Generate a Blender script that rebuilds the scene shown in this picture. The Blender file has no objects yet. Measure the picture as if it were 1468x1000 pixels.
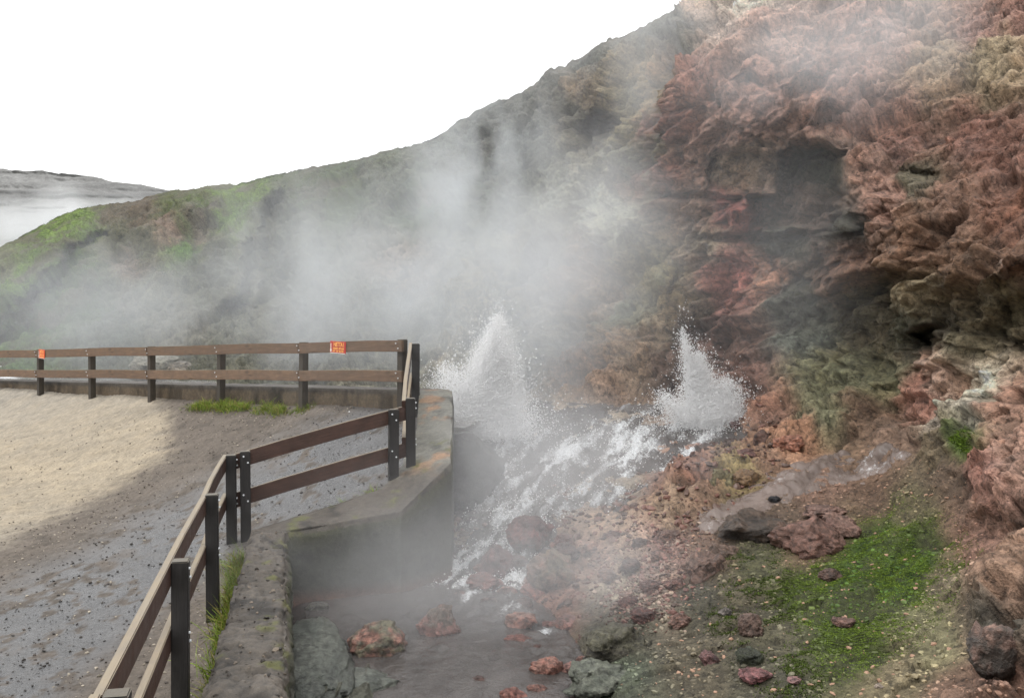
import bpy, bmesh, math, random
import numpy as np
from mathutils import Vector, Matrix

random.seed(7)
RNG = np.random.default_rng(11)
S = bpy.context.scene
COL = S.collection
F = 1468.0          # focal length in photo pixels
HY = 427.0          # horizon row in the photo
HC = 2.45           # eye height above the near gravel
R = math.radians


def at(px, py, d):
    """A point of the place seen at photo pixel (px, py) at distance d."""
    return Vector(((px - 734.0) * d / F, d, HC - (py - HY) * d / F))


def srgb(r, g, b):
    def f(c):
        c /= 255.0
        return c / 12.92 if c <= .04045 else ((c + .055) / 1.055) ** 2.4
    return (f(r), f(g), f(b), 1.0)


def srgb_np(a):
    a = np.asarray(a, float) / 255.0
    return np.where(a <= .04045, a / 12.92, ((a + .055) / 1.055) ** 2.4)


# ------------------------------------------------------------------ noise
def _h(ix, iy, iz, seed):
    M = np.uint32
    h = (ix.astype(np.int64) * 374761393 + iy.astype(np.int64) * 668265263 + iz.astype(np.int64) * 2147483647 + seed * 974711) & 0xFFFFFFFF
    h = h.astype(M)
    h = (h ^ (h >> M(13))) * M(1274126177)
    h = (h ^ (h >> M(16))) * M(2246822519)
    h ^= h >> M(13)
    return h


def vnoise(p, seed=0):
    f = np.floor(p)
    i = f.astype(np.int64)
    t = p - f
    t = t * t * t * (t * (t * 6 - 15) + 10)
    out = 0
    for dx in (0, 1):
        wx = t[:, 0] if dx else 1 - t[:, 0]
        for dy in (0, 1):
            wy = t[:, 1] if dy else 1 - t[:, 1]
            for dz in (0, 1):
                wz = t[:, 2] if dz else 1 - t[:, 2]
                out = out + wx * wy * wz * (_h(i[:, 0] + dx, i[:, 1] + dy, i[:, 2] + dz, seed) / 4294967295.0)
    return out * 2 - 1


def fbm(p, octaves=4, seed=0, gain=.5, lac=2.03, ridged=False):
    a, s, tot = 1.0, 0, 0
    q = p.copy()
    for k in range(octaves):
        n = vnoise(q, seed + k * 17)
        if ridged:
            n = 1 - 2 * np.abs(n)
        s = s + a * n
        tot += a
        a *= gain
        q = q * lac + 13.7
    return s / tot


def worley(p, seed=0):
    """F1, F2 and the id of the nearest cell."""
    f = np.floor(p)
    i = f.astype(np.int64)
    f1 = np.full(len(p), 9.0)
    f2 = np.full(len(p), 9.0)
    cid = np.zeros(len(p))
    for dx in (-1, 0, 1):
        for dy in (-1, 0, 1):
            for dz in (-1, 0, 1):
                cx, cy, cz = i[:, 0] + dx, i[:, 1] + dy, i[:, 2] + dz
                h0 = _h(cx, cy, cz, seed) / 4294967295.0
                h1 = _h(cx, cy, cz, seed + 1) / 4294967295.0
                h2 = _h(cx, cy, cz, seed + 2) / 4294967295.0
                d = (cx + h0 - p[:, 0]) ** 2 + (cy + h1 - p[:, 1]) ** 2 + (cz + h2 - p[:, 2]) ** 2
                near = d < f1
                f2 = np.where(near, f1, np.minimum(f2, d))
                cid = np.where(near, h0 * .5 + h1 * .5, cid)
                f1 = np.where(near, d, f1)
    return np.sqrt(f1), np.sqrt(f2), cid


def facets(p, seed=0):
    """Angular break surfaces: every cell of a Voronoi pattern gets its own tilted plane."""
    f = np.floor(p)
    i = f.astype(np.int64)
    f1 = np.full(len(p), 9.0)
    val = np.zeros(len(p))
    for dx in (-1, 0, 1):
        for dy in (-1, 0, 1):
            for dz in (-1, 0, 1):
                cx, cy, cz = i[:, 0] + dx, i[:, 1] + dy, i[:, 2] + dz
                h0 = _h(cx, cy, cz, seed) / 4294967295.0
                h1 = _h(cx, cy, cz, seed + 1) / 4294967295.0
                h2 = _h(cx, cy, cz, seed + 2) / 4294967295.0
                ox, oy, oz = p[:, 0] - cx - h0, p[:, 1] - cy - h1, p[:, 2] - cz - h2
                d = ox * ox + oy * oy + oz * oz
                near = d < f1
                v = ox * (h1 * 91.7 % 1 - .5) + oy * (h2 * 77.3 % 1 - .5) + oz * (h0 * 83.1 % 1 - .5) + .35 * (h0 * 57.7 % 1 - .5)
                val = np.where(near, v, val)
                f1 = np.where(near, d, f1)
    return val


def sstep(a, b, x):
    t = np.clip((x - a) / (b - a), 0, 1)
    return t * t * (3 - 2 * t)


def poly_sdf(px, py, poly):
    """Signed distance to a polygon, positive inside."""
    d = np.full(px.shape, 1e18)
    inside = np.zeros(px.shape, bool)
    n = len(poly)
    for k in range(n):
        ax, ay = poly[k]
        bx, by = poly[(k + 1) % n]
        ex, ey = bx - ax, by - ay
        wx, wy = px - ax, py - ay
        t = np.clip((wx * ex + wy * ey) / (ex * ex + ey * ey + 1e-12), 0, 1)
        d = np.minimum(d, (wx - t * ex) ** 2 + (wy - t * ey) ** 2)
        c = ((ay > py) != (by > py)) & (px < (bx - ax) * (py - ay) / ((by - ay) if by != ay else 1e-12) + ax)
        inside ^= c
    d = np.sqrt(d)
    return np.where(inside, d, -d)


# ------------------------------------------------------------------ mesh helpers
def mesh_np(name, verts, faces, mat, parent=None, cols=None, attrs=None, smooth=True):
    """faces: (n, k) int array, all of one size."""
    me = bpy.data.meshes.new(name)
    nv, (nf, k) = len(verts), faces.shape
    me.vertices.add(nv)
    me.vertices.foreach_set('co', np.ascontiguousarray(verts, dtype=np.float32).ravel())
    me.loops.add(nf * k)
    me.loops.foreach_set('vertex_index', np.ascontiguousarray(faces, dtype=np.int32).ravel())
    me.polygons.add(nf)
    me.polygons.foreach_set('loop_start', np.arange(0, nf * k, k, dtype=np.int32))
    me.polygons.foreach_set('use_smooth', np.full(nf, smooth, dtype=bool))
    if cols is not None:
        ca = me.color_attributes.new('Col', 'FLOAT_COLOR', 'POINT')
        c4 = np.ones((nv, 4), np.float32)
        c4[:, :3] = cols
        ca.data.foreach_set('color', c4.ravel())
    for an, av in (attrs or {}).items():
        a = me.attributes.new(an, 'FLOAT', 'POINT')
        a.data.foreach_set('value', np.asarray(av, np.float32))
    me.update()
    me.validate()
    if mat:
        me.materials.append(mat)
    o = bpy.data.objects.new(name, me)
    COL.objects.link(o)
    if parent:
        o.parent = parent
    return o


def mesh_bm(name, bm, mat, parent=None, smooth=False):
    me = bpy.data.meshes.new(name)
    bmesh.ops.recalc_face_normals(bm, faces=bm.faces)
    if smooth:
        for f in bm.faces:
            f.smooth = True
    bm.to_mesh(me)
    bm.free()
    me.materials.append(mat)
    o = bpy.data.objects.new(name, me)
    COL.objects.link(o)
    if parent:
        o.parent = parent
    return o


def tag(o, label=None, cat=None, group=None, kind=None):
    if label:
        o['label'] = label
    if cat:
        o['category'] = cat
    if group:
        o['group'] = group
    if kind:
        o['kind'] = kind
    return o


def empty(name, loc, label, cat, group=None):
    o = bpy.data.objects.new(name, None)
    o.location = loc
    o.empty_display_size = .2
    COL.objects.link(o)
    return tag(o, label, cat, group)


def grid_faces(ni, nj):
    a = np.arange(ni * nj).reshape(ni, nj)
    return np.stack([a[:-1, :-1], a[1:, :-1], a[1:, 1:], a[:-1, 1:]], -1).reshape(-1, 4)


# ------------------------------------------------------------------ materials
class NT:
    def __init__(self, name):
        self.m = bpy.data.materials.new(name)
        self.m.use_nodes = True
        self.t = self.m.node_tree
        self.t.nodes.clear()
        self.out = self.t.nodes.new('ShaderNodeOutputMaterial')

    def n(self, typ, **kw):
        nd = self.t.nodes.new(typ)
        for k, v in kw.items():
            if k in nd.inputs:
                nd.inputs[k].default_value = v
            else:
                setattr(nd, k, v)
        return nd

    def l(self, a, b):
        self.t.links.new(a, b)

    def noise(self, vec, scale, detail=4, rough=.6, dist=0):
        nd = self.n('ShaderNodeTexNoise')
        nd.inputs['Scale'].default_value = scale
        nd.inputs['Detail'].default_value = detail
        nd.inputs['Roughness'].default_value = rough
        nd.inputs['Distortion'].default_value = dist
        if vec is not None:
            self.l(vec, nd.inputs['Vector'])
        return nd.outputs['Fac']

    def remap(self, v, a, b, c, d, clamp=True):
        nd = self.n('ShaderNodeMapRange')
        nd.clamp = clamp
        self.l(v, nd.inputs[0])
        for k, x in zip((1, 2, 3, 4), (a, b, c, d)):
            nd.inputs[k].default_value = x
        return nd.outputs[0]

    def math(self, op, a, b=None):
        nd = self.n('ShaderNodeMath', operation=op)
        for k, x in enumerate((a, b)):
            if x is None:
                continue
            if isinstance(x, (int, float)):
                nd.inputs[k].default_value = x
            else:
                self.l(x, nd.inputs[k])
        return nd.outputs[0]

    def mix(self, fac, a, b, blend='MIX'):
        nd = self.n('ShaderNodeMix', data_type='RGBA', blend_type=blend)
        for s, x in ((nd.inputs[0], fac), (nd.inputs[6], a), (nd.inputs[7], b)):
            if isinstance(x, (int, float)):
                s.default_value = x
            elif isinstance(x, tuple):
                s.default_value = x
            else:
                self.l(x, s)
        return nd.outputs[2]

    def bump(self, h, strength, dist):
        nd = self.n('ShaderNodeBump')
        nd.inputs['Strength'].default_value = strength
        nd.inputs['Distance'].default_value = dist
        self.l(h, nd.inputs['Height'])
        return nd.outputs[0]

    def principled(self, base, rough=.8, spec=.5, normal=None, **kw):
        p = self.n('ShaderNodeBsdfPrincipled')
        for nm, x in (('Base Color', base), ('Roughness', rough), ('Specular IOR Level', spec)):
            if isinstance(x, (int, float, tuple)):
                p.inputs[nm].default_value = x
            else:
                self.l(x, p.inputs[nm])
        if normal is not None:
            self.l(normal, p.inputs['Normal'])
        for k, v in kw.items():
            p.inputs[k].default_value = v
        self.l(p.outputs[0], self.out.inputs[0])
        return p


def mat_earth(name, rough=.85, grain=22.0, bump=.6, dist=.03, spec=.3, lo=.62, hi=1.32, alb=.72, cracks=0.0):
    """Colour from the Col attribute, broken up by grain noise; roughness from the wet attribute."""
    t = NT(name)
    geo = t.n('ShaderNodeNewGeometry').outputs['Position']
    col = t.n('ShaderNodeVertexColor', layer_name='Col').outputs[0]
    n1 = t.noise(geo, grain, 6, .68)
    n2 = t.noise(geo, grain * 4.3, 3, .6)
    m = t.remap(n1, .32, .68, lo, hi)
    m2 = t.remap(n2, .3, .7, .78, 1.2)
    mm = t.math('MULTIPLY', t.math('MULTIPLY', m, m2), alb)
    if cracks:
        wv = t.n('ShaderNodeVectorMath', operation='ADD')
        nw = t.n('ShaderNodeTexNoise')
        nw.inputs['Scale'].default_value = 5
        nw.inputs['Detail'].default_value = 4
        t.l(geo, nw.inputs['Vector'])
        sc_ = t.n('ShaderNodeVectorMath', operation='SCALE')
        sc_.inputs['Scale'].default_value = .28
        t.l(nw.outputs['Color'], sc_.inputs[0])
        t.l(geo, wv.inputs[0])
        t.l(sc_.outputs[0], wv.inputs[1])
        vo = t.n('ShaderNodeTexVoronoi', feature='DISTANCE_TO_EDGE')
        vo.inputs['Scale'].default_value = 5.5
        t.l(wv.outputs[0], vo.inputs['Vector'])
        ck = t.remap(vo.outputs['Distance'], .0, .045, 1 - cracks, 1)
        ck = t.math('MAXIMUM', ck, t.remap(n1, .44, .54, 0, 1))
        mm = t.math('MULTIPLY', mm, ck)
    cmb = t.n('ShaderNodeCombineColor')
    for k in range(3):
        t.l(mm, cmb.inputs[k])
    base = t.mix(1.0, col, cmb.outputs[0], 'MULTIPLY')
    wet = t.n('ShaderNodeAttribute', attribute_name='wet').outputs['Fac']
    rr = t.remap(wet, 0, 1, rough, .22)
    rr = t.math('ADD', rr, t.remap(n1, .3, .7, -.06, .06))
    h = t.math('ADD', n1, t.math('MULTIPLY', n2, .45))
    t.principled(base, rr, spec, t.bump(h, bump, dist))
    return t.m


def mat_flat(name, c, rough=.8, spec=.4, scale=30, lo=.7, hi=1.25, bump=.3, bd=.01):
    t = NT(name)
    co = t.n('ShaderNodeTexCoord').outputs['Object']
    n1 = t.noise(co, scale, 5, .65)
    dark = tuple(x * lo for x in c[:3]) + (1,)
    lite = tuple(min(1, x * hi) for x in c[:3]) + (1,)
    base = t.mix(t.remap(n1, .3, .7, 0, 1), dark, lite)
    t.principled(base, rough, spec, t.bump(n1, bump, bd))
    return t.m


def mat_wood(name, c, c2, rough=.55, grey=.0):
    """Grain runs along the local X axis of the board."""
    t = NT(name)
    co = t.n('ShaderNodeTexCoord').outputs['Object']
    mp = t.n('ShaderNodeMapping')
    mp.inputs['Scale'].default_value = (1.2, 26, 26)
    t.l(co, mp.inputs[0])
    g = t.noise(mp.outputs[0], 1.6, 7, .62, 1.2)
    mp3 = t.n('ShaderNodeMapping')
    mp3.inputs['Scale'].default_value = (4, 110, 110)
    t.l(co, mp3.inputs[0])
    g2 = t.noise(mp3.outputs[0], 2, 3, .6)
    blot = t.noise(co, 5.5, 6, .7)
    knot = t.n('ShaderNodeTexVoronoi')
    knot.inputs['Scale'].default_value = 1.0
    mp2 = t.n('ShaderNodeMapping')
    mp2.inputs['Scale'].default_value = (2.1, 9, 9)
    t.l(co, mp2.inputs[0])
    t.l(mp2.outputs[0], knot.inputs['Vector'])
    base = t.mix(t.remap(g, .32, .68, 0, 1), c, c2)
    rnd = t.n('ShaderNodeObjectInfo').outputs['Random']
    base = t.mix(t.remap(rnd, 0, 1, .0, .3), base, tuple(min(1, x * 1.5) for x in c[:3]) + (1,))
    base = t.mix(t.remap(g2, .35, .62, .6, 0), base, tuple(x * .35 for x in c[:3]) + (1,))
    base = t.mix(t.remap(blot, .36, .58, .85, 0), base, tuple(x * .45 for x in c[:3]) + (1,))
    base = t.mix(t.remap(knot.outputs[0], .08, .2, .75, 0), base, tuple(x * .3 for x in c[:3]) + (1,))
    if grey:
        nz = t.n('ShaderNodeSeparateXYZ')
        t.l(t.n('ShaderNodeNewGeometry').outputs['Normal'], nz.inputs[0])
        up = t.remap(nz.outputs[2], .5, .95, 0, grey)  # upward faces paler: weathering plus sky reflection put into the colour
        up = t.math('MULTIPLY', up, t.remap(t.math('ADD', blot, t.math('MULTIPLY', g, .5)), .5, .85, .55, 1.0))
        base = t.mix(up, base, srgb(158, 146, 122))
    rr = t.remap(blot, .3, .7, rough - .15, rough + .15)
    hh = t.math('ADD', g, t.math('MULTIPLY', g2, .5))
    t.principled(base, rr, .45, t.bump(hh, .45, .006))
    return t.m


M = {}
M['rock'] = mat_earth('hillside rock', .86, 17.0, 1.0, .05, .3, .5, 1.46, cracks=.6)
M['gravel'] = mat_earth('gravel surface', .9, 38.0, .7, .012, .32, .72, 1.24)
M['concrete'] = mat_earth('old wet concrete', .8, 24.0, .7, .012, .35, .66, 1.25)
M['stone'] = mat_earth('boulder stone', .62, 24.0, .9, .03, .42, .5, 1.42, cracks=.5)
M['pebble'] = mat_earth('small stones', .8, 60.0, .3, .004, .4, .8, 1.2)
M['plant'] = mat_earth('moss and grass blades', .75, 30.0, .0, .001, .25, .8, 1.2)
M['rail_red'] = mat_wood('wet red brown rail wood', srgb(78, 54, 45), srgb(50, 36, 31), .5, .6)
M['rail_far'] = mat_wood('weathered grey brown rail wood', srgb(126, 102, 82), srgb(88, 69, 57), .65, .7)
M['post'] = mat_wood('black stained post wood', srgb(46, 43, 42), srgb(30, 29, 30), .5, .25)
M['post_far'] = mat_wood('weathered dark post wood', srgb(72, 64, 54), srgb(48, 44, 40), .6, .25)
M['bolt'] = mat_flat('galvanised bolt', (.62, .64, .66, 1), .35, .6, 60, .8, 1.15, .05)
M['sign_red'] = mat_flat('red sign enamel', srgb(176, 48, 38), .45, .5, 14, .88, 1.1, .05)
M['sign_orange'] = mat_flat('faded orange sign enamel', srgb(212, 84, 52), .5, .5, 14, .88, 1.1, .05)
M['sign_text'] = mat_flat('yellow sign lettering', srgb(246, 190, 100), .5, .4, 30, .92, 1.08, .02)
M['sign_white'] = mat_flat('white sign mark', srgb(232, 224, 218), .5, .4, 30, .95, 1.05, .02)


def mat_drops():
    t = NT('boiling water droplets')
    p = t.principled((.98, .985, .99, 1), .5, .3)
    p.inputs['Subsurface Weight'].default_value = 0
    tr = t.n('ShaderNodeBsdfTranslucent')
    tr.inputs[0].default_value = (.99, .99, .99, 1)
    mx = t.n('ShaderNodeMixShader')
    mx.inputs[0].default_value = .5
    t.l(p.outputs[0], mx.inputs[1])
    t.l(tr.outputs[0], mx.inputs[2])
    tp = t.n('ShaderNodeBsdfTransparent')
    m2 = t.n('ShaderNodeMixShader')
    m2.inputs[0].default_value = .22
    t.l(mx.outputs[0], m2.inputs[1])
    t.l(tp.outputs[0], m2.inputs[2])
    t.l(m2.outputs[0], t.out.inputs[0])
    return t.m


M['drops'] = mat_drops()


def mat_water():
    t = NT('steaming stream water')
    geo = t.n('ShaderNodeNewGeometry').outputs['Position']
    col = t.n('ShaderNodeVertexColor', layer_name='Col').outputs[0]
    foam = t.n('ShaderNodeAttribute', attribute_name='foam').outputs['Fac']
    fn = t.noise(geo, 30, 5, .7, .6)
    fv = t.math('ADD', foam, t.math('MULTIPLY', t.math('SUBTRACT', fn, .5), 1.5))
    fm = t.math('MULTIPLY', t.remap(fv, .55, 1.2, 0, .85), t.remap(foam, .04, .3, 0, 1))
    base = t.mix(fm, col, (.72, .75, .77, 1))
    w1 = t.noise(geo, 9, 3, .55, .6)
    w2 = t.noise(geo, 34, 3, .6, .3)
    h = t.math('ADD', w1, t.math('MULTIPLY', w2, .45))
    nb = t.bump(h, .5, .03)
    rr = t.remap(fm, 0, 1, .06, .6)
    p = t.principled(base, rr, .5, nb)
    p.inputs['IOR'].default_value = 1.33
    tr = t.n('ShaderNodeBsdfTransparent')
    tr.inputs[0].default_value = (.8, .76, .72, 1)
    mx = t.n('ShaderNodeMixShader')
    t.l(t.remap(fm, 0, .5, .84, 1), mx.inputs[0])
    t.l(tr.outputs[0], mx.inputs[1])
    t.l(p.outputs[0], mx.inputs[2])
    t.l(mx.outputs[0], t.out.inputs[0])
    return t.m


M['water'] = mat_water()

# ------------------------------------------------------------------ the hillside: anchors of its shape (photo pixel, distance)
ANCH = [
    # stream bed, hidden and seen
    (560, 1000, 7.5), (480, 900, 9.0), (430, 870, 9.5), (700, 1000, 7.4), (600, 900, 9.0), (655, 800, 11), (700, 860, 9.7),
    (760, 840, 9.95), (700, 760, 11.35), (690, 700, 12.3), (690, 630, 13.8), (620, 600, 15), (800, 740, 11.2), (850, 700, 11.6),
    (800, 620, 14), (920, 650, 12.4), (1000, 610, 13.1), (1050, 600, 13.1), (760, 560, 15.6), (880, 560, 14.7), (700, 560, 16.5),
    (600, 550, 17.5), (400, 550, 20), (200, 550, 22.5), (0, 550, 25), (-400, 560, 29), (500, 700, 12.6), (420, 640, 15.2), (560, 620, 14.8),
    (200, 640, 17), (0, 640, 19), (560, 1300, 4.6), (900, 1300, 4.4), (1300, 1300, 3.9), (1700, 1300, 3.4), (300, 1300, 4.7), (200, 900, 9.2),
    # slope on the right of the stream
    (850, 1000, 7.0), (860, 880, 8.5), (900, 800, 9.5), (950, 740, 10.3), (1000, 1000, 6.5), (1010, 790, 9.1), (1080, 730, 9.95),
    (1150, 690, 10.4), (1250, 650, 10.8), (1130, 635, 11.4), (1200, 1000, 6.0), (1200, 850, 7.6), (1300, 760, 8.5), (1400, 1000, 5.4),
    (1400, 850, 6.9), (1400, 720, 8.1), (1468, 900, 5.8), (1468, 750, 7.3), (1468, 600, 8.6), (1600, 900, 4.9), (1600, 600, 7.4), (1350, 620, 9.7),
    (1900, 700, 5.5),
    # cliff
    (1300, 560, 11), (1200, 580, 12), (1100, 560, 12.8), (1100, 450, 13.5), (1200, 450, 12.7), (1300, 450, 11.0), (1468, 450, 9.2),
    (1468, 300, 10.2), (1300, 300, 11.3), (1200, 350, 12.3), (1000, 500, 14.3), (1000, 400, 14.9), (1000, 300, 14.6), (1100, 200, 13.6),
    (1000, 150, 14.2), (960, 100, 14.9), (1050, 0, 15.8), (1250, 100, 13.5), (1468, 100, 11.9), (1468, 0, 13.0), (1468, -200, 17),
    (1250, -150, 18.5), (1100, -150, 21), (1700, 300, 8.6), (1700, 0, 11), (1700, -200, 14), (2100, 200, 7.5), (2100, -200, 12), (1700, -500, 24),
    (920, 300, 16.4), (900, 150, 18), (850, 450, 16.2), (850, 300, 18), (800, 110, 22), (760, 400, 18.3), (700, 300, 21), (700, 150, 25),
    (900, 50, 21), (1000, 0, 20.5), (600, 205, 29), (600, 400, 21), (480, 235, 33), (480, 400, 24), (390, 250, 36), (390, 400, 27), (300, 330, 33),
    (270, 270, 37), (210, 290, 38), (200, 400, 30), (100, 450, 30), (0, 450, 31), (0, 380, 37), (100, 330, 38), (-300, 450, 42), (-300, 520, 34),
    (-600, 500, 45),
]
A = np.array(ANCH, float)


def tps(x, y):
    r2 = x * x + y * y
    return r2 * np.log(r2 + 1e-9)


ax_, ay_ = A[:, 0] / 400, A[:, 1] / 400
nA = len(A)
Kmat = tps(ax_[:, None] - ax_[None], ay_[:, None] - ay_[None]) + np.eye(nA) * .02
Pm = np.stack([np.ones(nA), ax_, ay_], 1)
sysm = np.block([[Kmat, Pm], [Pm.T, np.zeros((3, 3))]])
sol = np.linalg.solve(sysm, np.concatenate([1 / A[:, 2], np.zeros(3)]))
WT, CT = sol[:nA], sol[nA:]


def depth0(px, py):
    x, y = px / 400, py / 400
    out = CT[0] + CT[1] * x + CT[2] * y
    for k in range(nA):
        out = out + WT[k] * tps(x - ax_[k], y - ay_[k])
    return 1 / np.clip(out, 1 / 60, 1 / 2.2)


RIDGE = [(-700, 520), (-200, 440), (0, 356), (60, 322), (110, 300), (150, 291), (195, 290), (250, 271), (300, 266), (350, 263), (390, 254), (420, 247),
         (480, 237), (560, 215), (600, 205), (640, 185), (700, 152), (740, 133), (772, 121), (782, 107), (820, 88), (900, 50), (980, 8), (1010, -8),
         (1100, -50), (1300, -150), (1600, -260), (2150, -420)]
rx_, ry_ = np.array(RIDGE, float).T

cols_px = np.concatenate([np.arange(-600, -30, 22), np.arange(-30, 1500, 1.75), np.arange(1502, 2100, 22)])
NI = len(cols_px)
rid = np.interp(cols_px, rx_, ry_)
z0 = np.zeros(NI)
rid = rid + (2.2 + 3.0 * sstep(620, 760, cols_px)) * fbm(np.stack([cols_px / 38, z0, z0], 1), 5, 3, .55) + (.5 + 1.3 * sstep(620, 760, cols_px)) * vnoise(np.stack([cols_px / 5, z0, z0 + 5], 1), 9)
top_in = np.maximum(rid, -16)
rows = []
for k in np.linspace(0, 1, 24, endpoint=False):
    rows.append(rid + (top_in - rid) * k)
for k in np.linspace(0, 1, 560, endpoint=False):
    rows.append(top_in + (1012 - top_in) * k)
for k in np.linspace(0, 1, 14):
    rows.append(1012 + 380 * k + 0 * rid)
PY = np.stack(rows, 1)
NJ = PY.shape[1]
PX = np.repeat(cols_px[:, None], NJ, 1)
px, py = PX.ravel(), PY.ravel()
Dp = depth0(px, py)

# caves, ledges and overhangs: pushed back (+) or brought forward (-), in metres
wob = np.stack([px / 60, py / 60, 0 * px], 1)
wpx = px + 16 * fbm(wob, 4, 21, .6)
wpy = py + 16 * fbm(wob + 31, 4, 22, .6)
CARVE = [
    ([(1000, 224), (1045, 207), (1100, 222), (1150, 208), (1214, 216), (1216, 268), (1180, 284), (1100, 274), (1010, 282)], .38, 9),
    ([(1108, 220), (1214, 218), (1204, 318), (1172, 326), (1070, 328), (1066, 280), (1112, 276)], .75, 7),
    ([(1060, 328), (1182, 326), (1182, 420), (1210, 520), (1150, 490), (1112, 400)], .35, 16),
    ([(1178, 430), (1262, 402), (1330, 470), (1345, 505), (1255, 520), (1195, 500)], .42, 26),
    ([(1312, 470), (1340, 462), (1352, 484), (1340, 500), (1315, 496)], .7, 9),
    ([(1400, 470), (1440, 425), (1500, 415), (1500, 480), (1440, 500)], .35, 18),
    ([(834, 192), (850, 165), (880, 168), (884, 200), (850, 212)], 1.3, 14),
    ([(1276, 247), (1312, 239), (1350, 242), (1336, 250), (1290, 254)], .2, 8),
    ([(1160, 185), (1195, 160), (1222, 170), (1218, 196), (1170, 200)], .35, 12),
    ([(1115, 130), (1150, 118), (1200, 128), (1180, 146), (1125, 150)], .3, 10),
    ([(1050, 125), (1080, 115), (1095, 128), (1070, 140)], .3, 9),
    ([(1230, 150), (1270, 140), (1300, 160), (1260, 175)], .25, 12),
    ([(770, 382), (790, 360), (780, 400), (745, 430), (725, 440)], .5, 14),
    ([(955, 460), (1015, 440), (1050, 480), (1050, 560), (985, 540)], .4, 26),
    ([(1090, 410), (1104, 365), (1110, 380), (1072, 430), (1040, 470), (1030, 460)], .3, 7),
    ([(1395, 690), (1420, 640), (1440, 700), (1405, 740)], .25, 12),
    ([(384, 285), (408, 272), (424, 320), (408, 420), (368, 450), (380, 350)], 2.0, 18),
    ([(225, 312), (262, 300), (318, 318), (300, 345), (240, 340)], .7, 14),
    ([(150, 330), (200, 310), (190, 380), (130, 470), (90, 470), (140, 390)], 1.2, 26),
    ([(950, 281), (1110, 277), (1112, 288), (950, 292)], .30, 5),
    ([(1000, 336), (1190, 330), (1192, 348), (1000, 348)], .32, 5),
    # forward masses
    ([(330, 325), (374, 322), (350, 440), (312, 436)], -2.4, 16),
    ([(-10, 380), (60, 338), (130, 308), (152, 322), (60, 420), (-10, 480)], -2.2, 18),
    ([(258, 300), (330, 272), (360, 272), (330, 318), (275, 350)], -.6, 16),
    ([(1185, 290), (1250, 262), (1500, 250), (1500, 400), (1400, 420), (1260, 400), (1178, 425)], -.45, 22),
    ([(925, 392), (950, 372), (972, 385), (962, 418), (938, 425)], -.5, 12),
    ([(1040, 290), (1068, 282), (1068, 335), (1036, 338)], -.3, 6),
    ([(1400, 560), (1500, 520), (1500, 760), (1385, 750), (1395, 640)], -.35, 26),
    ([(1405, 860), (1500, 780), (1500, 1000), (1390, 1000)], -.25, 22),
    ([(820, 300), (930, 300), (915, 350), (850, 352)], -.5, 16),
    ([(1300, 545), (1360, 515), (1365, 560), (1310, 620), (1290, 600)], -.3, 16),
    ([(1195, 318), (1212, 312), (1218, 340), (1180, 350), (1172, 335)], -.35, 8),
]
for poly, push, soft in CARVE:
    x0, x1 = min(p[0] for p in poly) - 60, max(p[0] for p in poly) + 60
    y0, y1 = min(p[1] for p in poly) - 60, max(p[1] for p in poly) + 60
    k = np.nonzero((px > x0) & (px < x1) & (py > y0) & (py < y1))[0]
    Dp[k] += push * sstep(-soft * .4, soft, poly_sdf(wpx[k], wpy[k], poly))
# the sharp left edge of the red buttress
ex = np.interp(py, [-20, 20, 110, 170, 230, 290, 330, 400], [1010, 988, 958, 946, 950, 938, 925, 900]) + 6 * fbm(np.stack([py / 25, 0 * py, 0 * py], 1), 3, 5)
left = ex - px
Dp += 1.7 * sstep(10, 90, py) * sstep(-4, 7, left) * (1 - sstep(270, 350, py)) * np.exp(-np.clip(left, 0, None) / 160) * (1 - sstep(60, 300, -left))
# forward lip on the buttress side
Dp -= .35 * np.exp(-np.clip(-left, 0, None) / 40) * (left < 3) * (1 - sstep(250, 330, py))
# slanting gullies and ribs on the grey cliff in the middle
rib = (px + py * .75)
gm = sstep(680, 760, px) * (1 - sstep(940, 990, px)) * sstep(180, 280, py) * (1 - sstep(520, 580, py))
Dp -= .35 * gm * fbm(np.stack([rib / 45, py / 260, 0 * py], 1), 3, 41, .55)
# distant green hillside: broad gullies
hm = (1 - sstep(500, 700, px)) * sstep(0, 40, py - np.interp(px, rx_, ry_))
Dp += 1.5 * hm * fbm(np.stack([(px + .35 * py) / 70, py / 160, 0 * py], 1), 4, 44, .55)


def unproj(px, py, d):
    return np.stack([(px - 734) * d / F, d, HC - (py - HY) * d / F], 1)


P0 = unproj(px, py, Dp)


def grid_normals(P):
    G = P.reshape(NI, NJ, 3)
    n = np.cross(np.gradient(G, axis=0), np.gradient(G, axis=1)).reshape(-1, 3)
    n /= np.linalg.norm(n, axis=1)[:, None] + 1e-12
    s = np.sign((n * (np.array([0, 0, HC]) - P)).sum(1))[:, None]
    return n * np.where(s == 0, 1, s)


def blur(a, n):
    G = a.reshape(NI, NJ, -1)
    for ax in (0, 1):
        for _ in range(n):
            G = (np.roll(G, 1, ax) + G * 2 + np.roll(G, -1, ax)) / 4
    return G.reshape(a.shape)


PB = unproj(px, py, depth0(px, py))
N0 = grid_normals(PB)
N0 = blur(N0, 30)
N0 /= np.linalg.norm(N0, axis=1)[:, None] + 1e-9

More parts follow.
